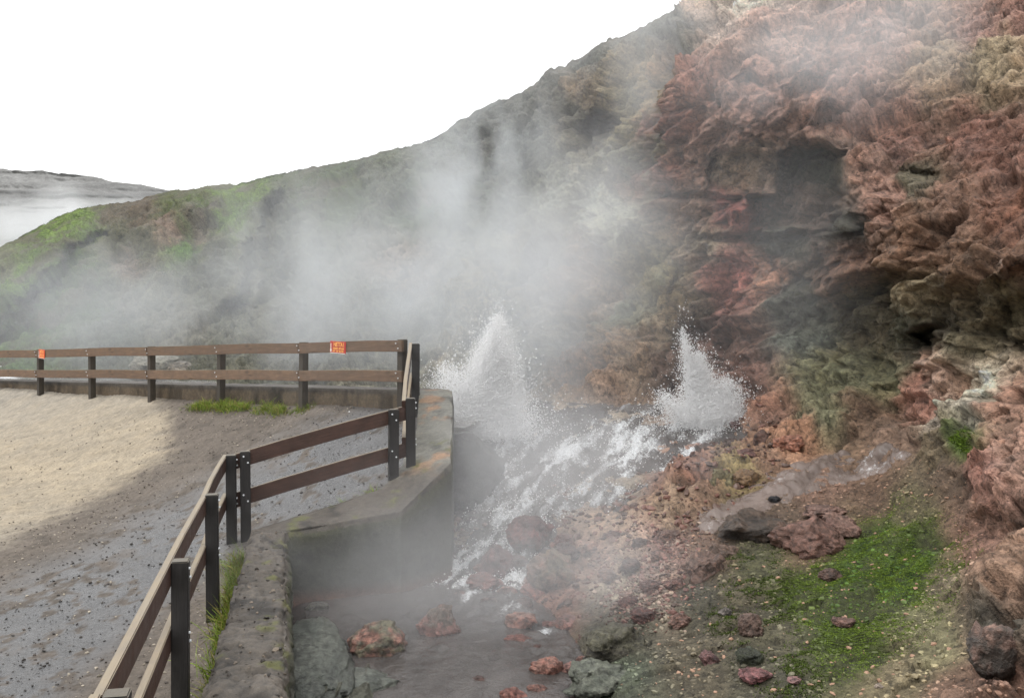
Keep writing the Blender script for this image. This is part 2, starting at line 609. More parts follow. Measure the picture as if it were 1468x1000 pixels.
# how rough: 1 cliff, small on the slope and in the stream bed
BED = [(600, 640), (655, 600), (700, 575), (780, 575), (900, 570), (1000, 590), (1070, 600), (1060, 625), (985, 665), (930, 705), (880, 745), (800, 752),
       (790, 765), (800, 800), (770, 835), (840, 885), (900, 965), (900, 1400), (300, 1400), (380, 700)]
bed = sstep(-25, 30, poly_sdf(px, py, BED))
SIDE = [(1280, 636), (1304, 650), (1240, 686), (1160, 704), (1092, 736), (1040, 768), (1000, 775), (1004, 745), (1050, 716), (1110, 676), (1190, 652)]
sidem = sstep(-22, 6, poly_sdf(px, py, SIDE))
bed = np.maximum(bed, sidem)
soil = sstep(-60, 20, poly_sdf(px, py, [(1000, 775), (1120, 700), (1260, 670), (1380, 690), (1400, 760), (1380, 860), (1390, 1000), (1390, 1400), (850, 1400), (880, 900)]))
scree = sstep(-40, 15, poly_sdf(px, py, [(800, 760), (930, 720), (1000, 760), (985, 860), (900, 890), (800, 870)]))
rough = np.clip(1 - .8 * bed - .72 * soil - .55 * scree, .14, 1) * (1 - .3 * (1 - sstep(430, 640, px)))
far = np.clip(Dp / 14, .5, 2.2)
# tilted layering
rot = Matrix.Rotation(R(18), 3, 'Y') @ Matrix.Rotation(R(12), 3, 'X')
Q = PB @ np.array(rot).T
Qs = Q * np.array([1, 1, 1.9])
n_big = fbm(Q * .45, 4, 100, .5)
n_mid = fbm(Qs * 1.3, 5, 120, .55, 2.1, True)
warp = np.stack([fbm(Q * 1.4, 3, 130), fbm(Q * 1.4, 3, 140), fbm(Q * 1.4, 3, 150)], 1)
w1, w2, wid = worley(Qs * .95 + warp * .5, 200)
v1, v2, vid = worley(Qs * 3.1 + warp * .9, 230)
n_fine = fbm(Qs * 5.5, 5, 160, .6)
n_vf = fbm(Q * 24, 3, 170, .6)
crack = sstep(0, .22, w2 - w1)
crack2 = sstep(0, .18, v2 - v1)
# ledges along the tilted layering, steeper on the grey cliff
lw = Q[:, 2] * 2.1 + .55 * fbm(Q * .8, 4, 180) + .12 * fbm(Q * 4, 3, 181)
lf = lw % 1.0
ledge = np.where(lf < .82, lf / .82, (1 - lf) / .18) - .5
lw2 = Q[:, 2] * 7.5 + .8 * fbm(Q * 1.6, 4, 182)
lf2 = lw2 % 1.0
led2 = (np.where(lf2 < .75, lf2 / .75, (1 - lf2) / .25) - .5) * np.clip(.5 + 1.4 * fbm(Q * 1.1, 3, 183), 0, 1)
calm = 1 - .6 * sstep(-10, 20, poly_sdf(px, py, [(960, 205), (1214, 205), (1214, 340), (1190, 430), (1110, 420), (1040, 350), (950, 330)]))
cell = (wid - .5)
cell2 = (vid - .5)
qw = Qs + .28 * warp
fa1 = facets(qw * .62 + 4.1, 260)
fa2 = facets(qw * 1.7 + 7.7, 270)
fa3 = facets(Qs * 4.6 + .35 * warp, 280)
fa1 = blur(fa1[:, None], 9)[:, 0]
fa2 = blur(fa2[:, None], 2)[:, 0]
ledge = blur(ledge[:, None], 4)[:, 0]
disp = (.42 * n_big + .42 * fa1 + .03 * n_mid + .10 * ledge) * rough * calm * far ** .6
disp += .34 * fa2 * rough * (.45 + .55 * calm) * far ** .5
disp += (.17 * fa3 + .02 * cell2 * crack2 - .014 * (1 - crack2) + .032 * n_fine + .028 * led2) * np.clip(rough * 1.25, .25, 1) * far ** .5
pit = sstep(.34, .62, fbm(Q * 2.6, 4, 190, .55))
disp -= .12 * pit * rough * far ** .5
disp += .021 * n_vf * np.clip(rough * 1.3, .45, 1)
skyline = sstep(0, 26, py - rid.repeat(NJ))
disp *= .2 + .8 * skyline
pool_sink = np.clip(sstep(5, 50, poly_sdf(px, py, BED)), 0, 1) * sstep(760, 840, py)
P1 = P0 + N0 * disp[:, None]
P1[:, 2] -= .14 * pool_sink
N1 = grid_normals(P1)

# ------------------------------------------------------------------ its colours (eyeballed tones; haze and cave shade partly in the values)
CA = [
    (1100, 60, 158, 108, 98), (1250, 60, 152, 104, 97), (1400, 50, 142, 94, 88), (1468, 20, 138, 90, 84), (1040, 40, 168, 130, 120), (1060, 20, 178, 150, 140),
    (1000, 120, 128, 74, 64), (1080, 150, 142, 88, 78), (1200, 140, 146, 94, 86), (1350, 100, 142, 110, 86), (1430, 85, 140, 116, 90), (1400, 180, 126, 74, 62),
    (1450, 220, 118, 68, 55), (1300, 200, 132, 82, 72), (970, 180, 116, 62, 54), (960, 250, 108, 60, 52), (1050, 190, 148, 98, 88), (1150, 195, 140, 92, 80),
    (1060, 245, 122, 94, 76), (1160, 240, 80, 82, 72), (1150, 300, 112, 84, 76), (1050, 305, 122, 48, 44), (1000, 300, 122, 84, 70), (985, 250, 128, 82, 68), (1120, 345, 78, 80, 72),
    (1020, 345, 126, 104, 84), (1260, 260, 150, 98, 84), (1250, 300, 140, 88, 72), (1310, 245, 84, 74, 58), (1380, 280, 120, 76, 58), (1450, 300, 116, 68, 52),
    (1200, 330, 62, 58, 52), (1200, 380, 128, 84, 68), (1300, 340, 112, 72, 52), (1380, 370, 106, 68, 47), (1468, 380, 110, 70, 52), (1060, 385, 160, 74, 66),
    (1040, 400, 158, 78, 70), (1098, 385, 160, 94, 66), (1140, 420, 80, 84, 78), (1150, 480, 94, 97, 90), (1040, 440, 112, 60, 52), (1000, 440, 116, 90, 74),
    (940, 390, 112, 100, 58), (960, 410, 120, 92, 48), (880, 450, 112, 114, 90), (850, 430, 136, 106, 88), (830, 400, 114, 86, 72), (900, 330, 128, 130, 117),
    (870, 300, 134, 134, 120), (800, 300, 96, 98, 84), (740, 370, 128, 116, 84), (720, 400, 132, 114, 84), (780, 370, 84, 87, 77), (730, 300, 74, 77, 68), (750, 220, 66, 68, 65), (820, 150, 70, 67, 62),
    (860, 185, 52, 48, 36), (850, 140, 108, 84, 62), (900, 150, 100, 86, 46), (925, 140, 128, 98, 42), (900, 190, 104, 88, 50), (930, 230, 86, 82, 60), (780, 130, 78, 76, 72), (850, 90, 70, 70, 67),
    (950, 40, 78, 77, 74), (880, 245, 104, 98, 78), (700, 200, 70, 71, 68), (640, 220, 76, 78, 70), (560, 260, 80, 84, 70), (600, 300, 62, 78, 46), (480, 260, 72, 86, 42), (430, 265, 78, 92, 40),
    (400, 300, 86, 88, 70), (380, 350, 98, 94, 74), (350, 400, 114, 106, 84), (300, 380, 82, 82, 68), (350, 268, 112, 142, 28), (320, 272, 108, 136, 28), (280, 285, 98, 122, 28),
    (325, 305, 106, 138, 34), (240, 300, 88, 100, 36), (200, 298, 100, 78, 54), (165, 295, 104, 86, 62), (240, 322, 150, 112, 96), (290, 320, 128, 108, 92), (300, 300, 96, 84, 70), (262, 345, 98, 140, 52), (120, 322, 112, 140, 42),
    (90, 345, 118, 145, 44), (60, 368, 106, 134, 32), (20, 400, 104, 134, 28), (0, 385, 98, 96, 52), (100, 370, 72, 98, 36), (60, 430, 64, 88, 36), (120, 420, 78, 94, 50), (170, 340, 92, 88, 46), (200, 360, 86, 88, 58), (190, 372, 128, 100, 86),
    (220, 420, 112, 106, 90), (150, 470, 90, 92, 80), (0, 460, 84, 104, 58), (0, 500, 88, 110, 60), (250, 450, 116, 108, 95), (450, 450, 105, 100, 92), (550, 450, 110, 105, 95),
    (580, 380, 122, 102, 96), (540, 500, 120, 112, 100), (620, 450, 118, 110, 98), (700, 520, 128, 116, 102), (760, 500, 134, 122, 106), (850, 530, 148, 106, 84),
    (900, 490, 140, 106, 82), (960, 510, 94, 66, 58), (1000, 470, 76, 45, 44), (1060, 480, 100, 63, 53), (1080, 550, 114, 70, 60), (1110, 590, 138, 86, 68),
    (750, 600, 130, 112, 104), (850, 620, 124, 108, 100), (900, 680, 124, 106, 98), (800, 680, 122, 106, 98), (950, 700, 132, 86, 72), (1000, 680, 140, 86, 70),
    (960, 740, 144, 108, 86), (880, 745, 158, 118, 98), (1040, 620, 112, 80, 70), (1100, 650, 128, 84, 62), (1132, 628, 170, 106, 70), (1060, 680, 132, 106, 50),
    (1180, 590, 100, 96, 68), (1180, 540, 108, 102, 66), (1250, 540, 98, 92, 62), (1230, 600, 114, 80, 62), (1300, 480, 80, 74, 56), (1380, 480, 98, 82, 58),
    (1250, 440, 92, 78, 58), (1330, 430, 104, 82, 52), (1440, 450, 100, 84, 58), (1300, 570, 160, 94, 76), (1330, 545, 168, 118, 100), (1395, 555, 184, 164, 150), (1385, 590, 168, 150, 138),
    (1350, 605, 158, 134, 122), (1440, 580, 150, 98, 80), (1468, 650, 148, 98, 82), (1420, 690, 152, 90, 78), (1350, 650, 108, 86, 62), (1280, 640, 124, 88, 72),
    (1390, 640, 88, 104, 46), (1380, 690, 100, 72, 56), (1250, 700, 110, 76, 58), (1180, 700, 126, 86, 72), (1130, 740, 98, 72, 58), (1060, 750, 74, 63, 50),
    (1160, 760, 120, 80, 62), (1300, 735, 100, 84, 52), (1220, 820, 62, 90, 20), (1250, 780, 70, 96, 22), (1320, 790, 70, 98, 22), (1200, 870, 64, 86, 26), (1290, 830, 60, 92, 18),
    (1150, 850, 74, 86, 32), (1230, 920, 74, 82, 36), (1360, 830, 116, 96, 72), (1400, 780, 142, 92, 78), (1330, 920, 128, 116, 76), (1280, 960, 124, 104, 72),
    (1100, 900, 86, 78, 58), (1050, 850, 86, 74, 54), (1000, 860, 80, 72, 58), (1020, 790, 112, 76, 60), (1080, 810, 82, 78, 44), (1000, 950, 88, 75, 58),
    (900, 880, 78, 72, 60), (870, 910, 76, 70, 58), (880, 960, 86, 92, 78), (1080, 965, 82, 75, 60), (1440, 830, 138, 98, 80), (1440, 900, 76, 66, 58),
    (1430, 960, 132, 86, 72), (1380, 990, 126, 86, 70), (940, 820, 154, 116, 106), (900, 850, 170, 148, 132), (960, 790, 146, 95, 88), (850, 810, 136, 96, 86),
    (800, 860, 124, 76, 66), (700, 900, 88, 76, 70), (600, 920, 78, 70, 66), (500, 900, 73, 68, 63), (700, 1000, 92, 78, 72), (500, 1000, 84, 84, 74), (1600, 300, 116, 70, 54), (1700, 700, 140, 90, 76),
    (-200, 480, 80, 110, 40),
]
CAa = np.array(CA, float)
CAc = srgb_np(CAa[:, 2:])
_l = (CAc * np.array([.3, .59, .11])).sum(1, keepdims=True)
_g = np.clip((CAc[:, 1:2] - CAc[:, 0:1]) / (CAc[:, 1:2] + .001) * 3, 0, 1)      # keep the greens
CAc = (_l + (CAc - _l) * (.60 + .34 * _g)) * (2.05 - .85 * _g) * np.array([1.0, 1.03, .89])


def paint(px, py, P):
    wx = px + 26 * fbm(P * .9, 4, 300, .6) + 9 * fbm(P * 4.5, 3, 310, .6)
    wy = py + 22 * fbm(P * .9 + 9, 4, 320, .6) + 8 * fbm(P * 4.5 + 9, 3, 330, .6)
    tot = np.zeros(len(px))
    c = np.zeros((len(px), 3))
    for k in range(len(CAa)):
        w = 1 / (((wx - CAa[k, 0]) ** 2 + (wy - CAa[k, 1]) ** 2) + 120.0) ** 2.2
        tot += w
        c += w[:, None] * CAc[k]
    return c / tot[:, None]


colr = paint(px, py, P1)
lum = colr.mean(1, keepdims=True)
# layers, crevices, mineral streaks
strat = fbm(Q * np.array([.7, .7, 7.5]), 4, 350, .6)
spk = fbm(P1 * 34, 3, 365, .7)
m = 1 + .17 * strat + .26 * n_fine + .34 * spk - .36 * (1 - crack2) * rough - .10 * (1 - crack) * rough + .35 * cell2 * rough + .5 * fa3 + .35 * fa2 - .35 * pit * rough
colr *= np.clip(m, .35, 1.7)[:, None]
hue = fbm(P1 * 2.2, 4, 370, .55)[:, None] * np.clip(rough, .4, 1)[:, None]
colr *= 1 + hue * np.array([[.10, -.01, -.10]])
pale = sstep(.28, .62, fbm(P1 * np.array([3, 3, 5.0]), 5, 390, .65)) * np.clip(rough, .3, 1)
colr = colr * (1 - .26 * pale[:, None]) + .26 * pale[:, None] * np.array([.36, .31, .27])
dk = sstep(.25, .6, fbm(P1 * 1.7, 5, 395, .65))
colr *= (1 - .3 * dk)[:, None]
# moss mask: breaks up the green
green = np.clip((colr[:, 1] - colr[:, 0]) / (colr[:, 1] + .01) * 3.2, 0, 1)
mossy = sstep(-.3, .2, fbm(P1 * np.where(Dp[:, None] > 20, 1.1, 3.2), 5, 410, .62))
brown = np.array([.115, .085, .055])
gmask = (green * (1 - mossy) * (1 - .45 * (Dp < 12)))[:, None]
colr = colr * (1 - .8 * gmask) + .8 * gmask * brown
# bright moss spots off the main patch
wetrock = np.clip(bed * .7 + .35 * sstep(-30, 20, poly_sdf(px, py, [(940, 440), (1110, 380), (1200, 400), (1220, 560), (1110, 640), (1000, 600)])), 0, 1)
wetrock = np.clip(wetrock + .22, 0, .85)
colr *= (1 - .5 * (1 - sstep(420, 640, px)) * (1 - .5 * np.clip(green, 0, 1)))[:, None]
colr *= (1 - .30 * np.clip(soil + .6 * scree, 0, 1))[:, None]
colr = np.clip(colr, .006, .8)

faces = grid_faces(NI, NJ)
fx, fy = px[faces[:, 0]], py[faces[:, 0]]
keep = ~((fx < 404) & (fy > 612)) & ~((fx < 652) & (fy > 700) & (fx < 404))
faces = faces[keep]
# the far side of the crest, so the hill is solid from a step aside
back = []
top_idx = np.arange(NI) * NJ
prev = P1[top_idx]
nb = 9
bverts, bcol = [], []
for k in range(1, nb):
    q = prev.copy()
    s = 1.2 * k ** 1.5
    q[:, 1] += s
    q[:, 0] -= .12 * s
    q[:, 2] += -.02 * s * s / 4 - .12 * s + .12 * fbm(q * .7, 3, 430)
    bverts.append(q)
    bcol.append(colr[top_idx])
allv = np.concatenate([P1] + bverts)
allc = np.concatenate([colr] + bcol)
allw = np.concatenate([wetrock] + [wetrock[top_idx]] * (nb - 1))
ring = [top_idx] + [len(P1) + NI * (k - 1) + np.arange(NI) for k in range(1, nb)]
bf = [np.stack([ring[k][:-1], ring[k][1:], ring[k + 1][1:], ring[k + 1][:-1]], 1) for k in range(nb - 1)]
faces_all = np.concatenate([faces] + bf)
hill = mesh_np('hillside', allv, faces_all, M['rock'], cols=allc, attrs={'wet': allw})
tag(hill, 'steep red and grey rock hillside rising on the right of the stream', 'hillside', kind='structure')


def gi(x, y):
    """Nearest grid vertex of the hillside to photo pixel (x, y)."""
    i = int(np.argmin(np.abs(cols_px - x)))
    j = int(np.argmin(np.abs(PY[i] - y)))
    return i * NJ + j


# ------------------------------------------------------------------ far hill and the plain
def far_hill():
    xs = np.linspace(-1500, 700, 420)
    top = np.interp(xs, [-1500, -600, -200, 0, 40, 60, 120, 150, 180, 240, 300, 400, 700], [300, 230, 238, 244, 246, 249, 249, 257, 262, 274, 290, 330, 430])
    top = top + 3 * fbm(np.stack([xs / 20, 0 * xs, 0 * xs], 1), 4, 500)
    nj = 120
    t = np.linspace(0, 1, nj)
    pyg = top[:, None] + (470 - top[:, None]) * t[None]
    d = 300 - 90 * t[None] ** .8 + 0 * pyg
    x = np.repeat(xs[:, None], nj, 1)
    p = unproj(x.ravel(), pyg.ravel(), d.ravel())
    st = fbm(np.stack([p[:, 0] / 60, p[:, 1] / 60, p[:, 2] / 2.2], 1), 4, 520, .6)
    p[:, 1] += 5 * st
    p[:, 2] += 1.2 * fbm(p / 14, 4, 540)
    c = np.array([.20, .20, .195])[None] * (1 + .55 * st + .35 * fbm(p / 9, 4, 530))[:, None]
    fc = grid_faces(len(xs), nj)
    o = mesh_np('hills', p, fc, M['rock_far'], cols=np.clip(c, .03, 1), attrs={'wet': np.zeros(len(p))})
    tag(o, 'distant grey flat topped hill far behind the green slope', 'hill', kind='structure')


M['rock_far'] = mat_earth('distant hill', .95, .4, .5, .5, .1, .8, 1.2)
far_hill()
bm = bmesh.new()
bmesh.ops.create_circle(bm, cap_ends=True, cap_tris=True, segments=64, radius=3000)
o = mesh_bm('ground', bm, mat_flat('plain moor ground', (.09, .095, .06, 1), .95, .1, .02))
o.location = (0, 0, -6)
tag(o, 'flat moor ground reaching to the horizon', 'ground', kind='structure')

# ------------------------------------------------------------------ the gravel place
DA, DU = np.array([-1.35, 12.6]), np.array([-1.476, 1.272])
DN = np.array([.653, .757])


def gravel_z(x, y):
    plane = .07 + .25 * (x + 2.67) + .2337 * (y - 9.76)
    lo = .0 * x
    k = .22
    return np.log(np.exp(np.clip((plane) / k, -40, 40)) + np.exp(lo / k)) * k - .05


def dxy(i, off):
    q = DA + DU * i + DN * off
    return (q[0], q[1])


gpoly = [(-40, -4), (-.2, -4), (-1.45, 5.4), (-2.2, 9.2), (-2.1, 9.5), (-1.15, 9.85), (-.85, 10.4), (-.9, 12.6), dxy(-.1, .3), dxy(14, .3), (-40, DA[1] + DU[1] * 14)]
ys = 2.0 * (30 / 2.0) ** np.linspace(0, 1, 640)
xs = np.concatenate([np.linspace(-34, -12, 50), np.linspace(-11.9, -.2, 720)])
gx, gy = np.meshgrid(xs, ys, indexing='ij')
gnx, gny = gx.shape
gx, gy = gx.ravel(), gy.ravel()
gz = gravel_z(gx, gy)
G0 = np.stack([gx, gy, gz], 1)
gpx = gx / gy * F + 734
gpy = HY + (HC - gz) / gy * F
w_ = 14 * fbm(np.stack([gx * 1.6, gy * 1.6, 0 * gx], 1), 5, 600, .62) + 12 * fbm(np.stack([gx * 14, gy * 14, 0 * gx], 1), 3, 605, .6)
w2_ = 22 * fbm(np.stack([gx * .7, gy * .7, 0 * gx], 1), 4, 610, .6)
DRY = [(-4000, 200), (-4000, 1500), (-700, 1010), (-160, 850), (0, 782), (100, 735), (190, 690), (232, 655), (247, 630), (250, 605), (240, 585), (225, 570), (215, 555), (200, 500), (0, 300)]
dry = sstep(-16, 20, poly_sdf(gpx + w_, gpy + w_ * .5, DRY))
WET = [(-500, 1100), (-200, 940), (0, 850), (120, 800), (230, 742), (300, 700), (370, 665), (440, 622), (520, 592), (600, 590), (620, 660), (560, 700), (480, 745), (360, 760), (330, 800), (240, 860), (170, 920), (60, 1010), (-100, 1100)]
wetm = sstep(-40, 26, poly_sdf(gpx + w2_, gpy + w2_ * .6, WET))
puddle = fbm(np.stack([gx * 2.2, gy * 1.5, 0 * gx], 1), 5, 620, .62)
clod = fbm(np.stack([gx * 7, gy * 5, 0 * gx], 1), 4, 625, .65)
wetm = wetm * sstep(-.42, .05, puddle + .22) * (1 - .9 * sstep(.12, .36, clod + .35 * puddle))
gr1 = fbm(np.stack([gx * 30, gy * 30, 0 * gx], 1), 3, 630, .7)
gr2 = fbm(np.stack([gx * 4, gy * 4, 0 * gx], 1), 4, 640, .6)
gz = gz + (.012 * gr1 + .018 * gr2) * (1 - .8 * wetm)
gz += .05 * fbm(np.stack([gx * .5, gy * .5, 0 * gx], 1), 2, 650)
G0[:, 2] = gz
c_dry = srgb_np((162, 155, 143))
c_dry2 = srgb_np((168, 154, 131))
c_mid = srgb_np((110, 101, 92))
c_wet_sheen = srgb_np((97, 97, 98))  # wet gravel, with some grey sky sheen mixed into the colour
yel = np.clip(sstep(160, 20, np.abs(gpy - 690 + .15 * gpx)) * .75 + .25 * gr2, 0, 1)[:, None]
cd = c_dry * (1 - yel) + c_dry2 * yel
gc = c_mid[None] * (1 - dry[:, None]) + cd * dry[:, None]
gc = gc * (1 - wetm[:, None]) + c_wet_sheen[None] * wetm[:, None]
gc *= (1 + .34 * gr1 + .16 * gr2 + .16 * fbm(np.stack([gx * 1.3, gy * 5, 0 * gx], 1), 4, 645, .6) - .25 * sstep(.1, .4, clod) * (1 - .5 * dry))[:, None]
gf = grid_faces(gnx, gny)
cx = gx[gf].mean(1)
cy = gy[gf].mean(1)
gf = gf[poly_sdf(cx, cy, gpoly) > 0]
o = mesh_np('gravel_ground', G0, gf, M['gravel'], cols=np.clip(gc, .01, .9), attrs={'wet': wetm * .97})
tag(o, 'gravel viewing place, dry and tan on the left, wet and grey along the fence', 'ground', kind='structure')

# ------------------------------------------------------------------ concrete wall
st = [((-.66, -1.0, .3), (.1, -1.0, .28)), ((-1.06, 2, .30), (-.43, 2, .28)), ((-1.67, 5.4, .31), (-1.17, 5.4, .3)), ((-2.30, 8.9, .34), (-1.94, 8.9, .32)), ((-2.38, 9.34, .34), (-2.03, 9.34, .33)),
      ((-2.0, 9.75, .40), (-1.58, 9.5, .385)), ((-1.29, 10.05, .58), (-1.05, 9.7, .44)), ((-1.13, 10.3, .74), (-.60, 10.2, .82)), ((-1.07, 11.4, 1.02), (-.65, 11.4, 1.08)),
      ((-1.14, 12.5, 1.30), (-.72, 12.6, 1.33))]
for i in (.12, 1, 2, 3, 4, 5, 6, 8, 11, 14):
    a, b = dxy(i, .13), dxy(i, .52)
    if i == .12:
        b = dxy(-.1, .56)
    z = 1.315 - .083 * i
    st.append(((a[0], a[1], z), (b[0], b[1], z + .01)))
Ls, Rs = [], []
for k in range(len(st) - 1):
    a, b = np.array(st[k]), np.array(st[k + 1])
    n = max(2, int(np.linalg.norm(a - b, axis=1).max() / (.028 if k < 14 else .08)))
    for q in range(n):
        t = q / n
        p = a * (1 - t) + b * t
        Ls.append(p[0])
        Rs.append(p[1])
Ls.append(np.array(st[-1][0])), Rs.append(np.array(st[-1][1]))
Ls, Rs = np.array(Ls), np.array(Rs)
ns = len(Ls)
sec = []
for t in np.linspace(0, 1, 16, endpoint=False):
    q = Ls.copy()
    q[:, 2] = Ls[:, 2] - .75 * (1 - t)
    sec.append(q)
for t in np.linspace(0, 1, 22, endpoint=False):
    sec.append(Ls * (1 - t) + Rs * t)
for t in np.linspace(0, 1, 60):
    q = Rs.copy()
    q[:, 2] = Rs[:, 2] * (1 - t) + -1.1 * t
    sec.append(q)
W0 = np.stack(sec, 1)
nsec = W0.shape[1]
Wt = W0.reshape(-1, 3)
gw = np.cross(np.gradient(W0, axis=0), np.gradient(W0, axis=1)).reshape(-1, 3)
gw /= np.linalg.norm(gw, axis=1)[:, None] + 1e-9
jj = np.tile(np.arange(nsec), ns)
# outward sign: check the top faces point up
if gw[jj == 27][:, 2].mean() < 0:
    gw = -gw
Gk = gw.reshape(ns, nsec, 3)
for _ in range(2):
    Gk[:, 1:-1] = (Gk[:, :-2] + 2 * Gk[:, 1:-1] + Gk[:, 2:]) / 4
gw = Gk.reshape(-1, 3)
gw /= np.linalg.norm(gw, axis=1)[:, None] + 1e-9
wn1 = fbm(Wt * 2.2, 4, 700, .55)
wn2 = fbm(Wt * np.array([9, 9, 22]), 4, 710, .6, 2.1, True)
wn3 = fbm(Wt * 32, 3, 720, .6)
wfa = facets(Wt * np.array([5, 5, 9.]) + .3 * fbm(Wt * 4, 3, 722)[:, None], 724)
edge = np.exp(-((jj - 38) / 2.2) ** 2) + .6 * np.exp(-((jj - 16) / 2.0) ** 2)
w1f = np.exp(-(np.clip(Wt[:, 1] - 9.2, 0, None) / .13) ** 2)          # the old rubble stretch nearest the viewer
wd = (.012 + .02 * w1f) * wn1 + .014 * w1f * wn2 + (.006 + .006 * w1f) * wn3 + (.006 + .034 * w1f) * wfa + .014 * w1f * fbm(Wt * 11, 4, 726, .65) - edge * (1 + 1.4 * w1f) * (.018 + .03 * np.clip(fbm(Wt * 5, 3, 730), 0, 1))
isr = (jj > 40)
lay = np.abs(((Wt[:, 2] * 5.2 + .5 * fbm(Wt * 2.5, 3, 745)) % 1) - .5)
wd -= np.where(isr, .035 * w1f * sstep(.12, .02, lay), 0)
Wp = Wt + gw * wd[:, None]
topm = ((jj >= 15) & (jj <= 40)).astype(float)
c_top = srgb_np((86, 79, 71))
c_fac = srgb_np((72, 73, 65))
c_in = srgb_np((112, 98, 80))
wc = c_top * topm[:, None] + c_fac * (jj > 40)[:, None] + c_in * (jj < 15)[:, None]
w3z = sstep(10.0, 10.4, Wt[:, 1]) * (1 - sstep(12.6, 13, Wt[:, 1])) * topm
wc = wc * (1 - w3z[:, None]) + w3z[:, None] * srgb_np((116, 114, 104))
ora = w3z * sstep(.1, .4, fbm(Wt * 3.2, 4, 750, .6))
wc = wc * (1 - .7 * ora[:, None]) + .7 * ora[:, None] * srgb_np((158, 116, 78))
wc *= (1 + .35 * wn1 + .22 * wn2 * (.3 + .7 * w1f) + .35 * wn3 + .6 * w1f * wfa)[:, None]
blk = sstep(.12, .42, fbm(Wt * 3.6, 5, 760, .65))
wc *= (1 - .6 * blk)[:, None]
wc *= (1 - .65 * topm * w1f * sstep(.22, .5, fbm(Wt * 15, 4, 765, .65)))[:, None]
wc *= (1 - .5 * sstep(.86, 1.0, 1 - np.abs(fbm(Wt * np.array([4, 4, 9.]), 4, 766, .6)) * 3) * (.3 + .7 * w1f) * topm)[:, None]
mossw = sstep(.3, .5, fbm(Wt * np.array([5, 5, 3.]), 4, 770, .6)) * np.clip(topm + edge, 0, 1) * (Wt[:, 1] < 11)
wc = wc * (1 - .7 * mossw[:, None]) + .7 * mossw[:, None] * srgb_np((96, 98, 40))
lowp = np.where(isr, sstep(-.18, -.36, Wt[:, 2]), 0) * (Wt[:, 1] > 9.2) * .8
wc = wc * (1 - lowp[:, None]) + lowp[:, None] * srgb_np((120, 88, 76))
grn = np.where(isr, sstep(.25, .0, Rs.repeat(nsec, 0)[:, 2] - Wt[:, 2] + .12 * wn1) * .5, 0)
wc = wc * (1 - grn[:, None]) + grn[:, None] * srgb_np((84, 84, 44))
drip = np.where(jj < 15, sstep(.05, .3, fbm(np.stack([Wt[:, 0] * 4, Wt[:, 1] * 4, Wt[:, 2] * .6], 1), 3, 780)) * .5, 0)
wc *= (1 - drip)[:, None]
wall = mesh_np('concrete_wall', Wp, grid_faces(ns, nsec), M['concrete'], cols=np.clip(wc, .008, .8), attrs={'wet': np.where(topm > 0, .45, .3) * (.6 + .8 * np.clip(wn1 + .3, 0, 1))})
tag(wall, 'low weathered concrete retaining wall with mossy top winding between gravel and stream', 'wall')


# ------------------------------------------------------------------ fences
def box_bm(sx, sy, sz, bev=.004, seg=1):
    bm = bmesh.new()
    bmesh.ops.create_cube(bm, size=1)
    for v in bm.verts:
        v.co.x *= sx
        v.co.y *= sy
        v.co.z *= sz
    bmesh.ops.bevel(bm, geom=bm.edges[:], offset=bev, segments=seg, affect='EDGES', clamp_overlap=True)
    return bm


def rail_part(p0, p1, h, th, mat, parent, wob=.006):
    """A board from p0 to p1 (top centre line)."""
    p0, p1 = Vector(p0), Vector(p1)
    d = p1 - p0
    L = d.length
    xax = d.normalized()
    up = Vector((0, 0, 1))
    yax = up.cross(xax).normalized()
    zax = xax.cross(yax)
    bm = box_bm(L, th, h, .005, 2)
    bmesh.ops.bisect_plane(bm, geom=bm.verts[:] + bm.edges[:] + bm.faces[:], plane_co=(L * .17, 0, 0), plane_no=(1, 0, 0))
    bmesh.ops.bisect_plane(bm, geom=bm.verts[:] + bm.edges[:] + bm.faces[:], plane_co=(-L * .2, 0, 0), plane_no=(1, 0, 0))
    for v in bm.verts:
        v.co.z += wob * math.sin(v.co.x * 3 + L)
        v.co.y += wob * math.cos(v.co.x * 2.1 + L * 3)
    o = mesh_bm('rail', bm, mat, parent)
    m = Matrix((xax, yax, zax)).transposed().to_4x4()
    m.translation = (p0 + p1) / 2 - zax * (h / 2)
    o.matrix_parent_inverse = Matrix()
    o.matrix_world = m
    o.matrix_local = parent.matrix_world.inverted() @ m if False else Matrix.Translation(-Vector(parent.location)) @ m
    return o


def post_part(top, h, w, ang, mat, parent, bolts_dir=None, bolt_z=()):
    """Post whose top centre is at top; grain along its length (local X is up)."""
    bm = box_bm(h, w, w, .006, 2)
    lean = random.uniform(-.012, .012)
    o = mesh_bm('post', bm, mat, parent)
    rotm = Matrix.Rotation(ang, 4, 'Z') @ Matrix.Rotation(lean, 4, 'X') @ Matrix.Rotation(R(-90) + random.uniform(-.012, .012), 4, 'Y')
    m = Matrix.Translation(Vector(top) - Vector((0, 0, h / 2))) @ rotm
    o.matrix_local = Matrix.Translation(-Vector(parent.location)) @ m
    inv = m.inverted()
    if bolts_dir is not None:
        bd = Vector(bolts_dir).normalized()
        side = Vector((0, 0, 1)).cross(bd)
        for (dz, ds, off) in bolt_z:
            p = Vector(top) + bd * off + side * ds - Vector((0, 0, dz))
            bm = bmesh.new()
            bmesh.ops.create_cone(bm, cap_ends=True, segments=8, radius1=.009, radius2=.007, depth=.012)
            b = mesh_bm('bolt', bm, M['bolt'], o)
            q = bd.to_track_quat('Z', 'Y').to_matrix().to_4x4()
            b.matrix_local = inv @ (Matrix.Translation(p) @ q)
    return o


RH, RT, PW = .14, .042, .095
LOW = .37


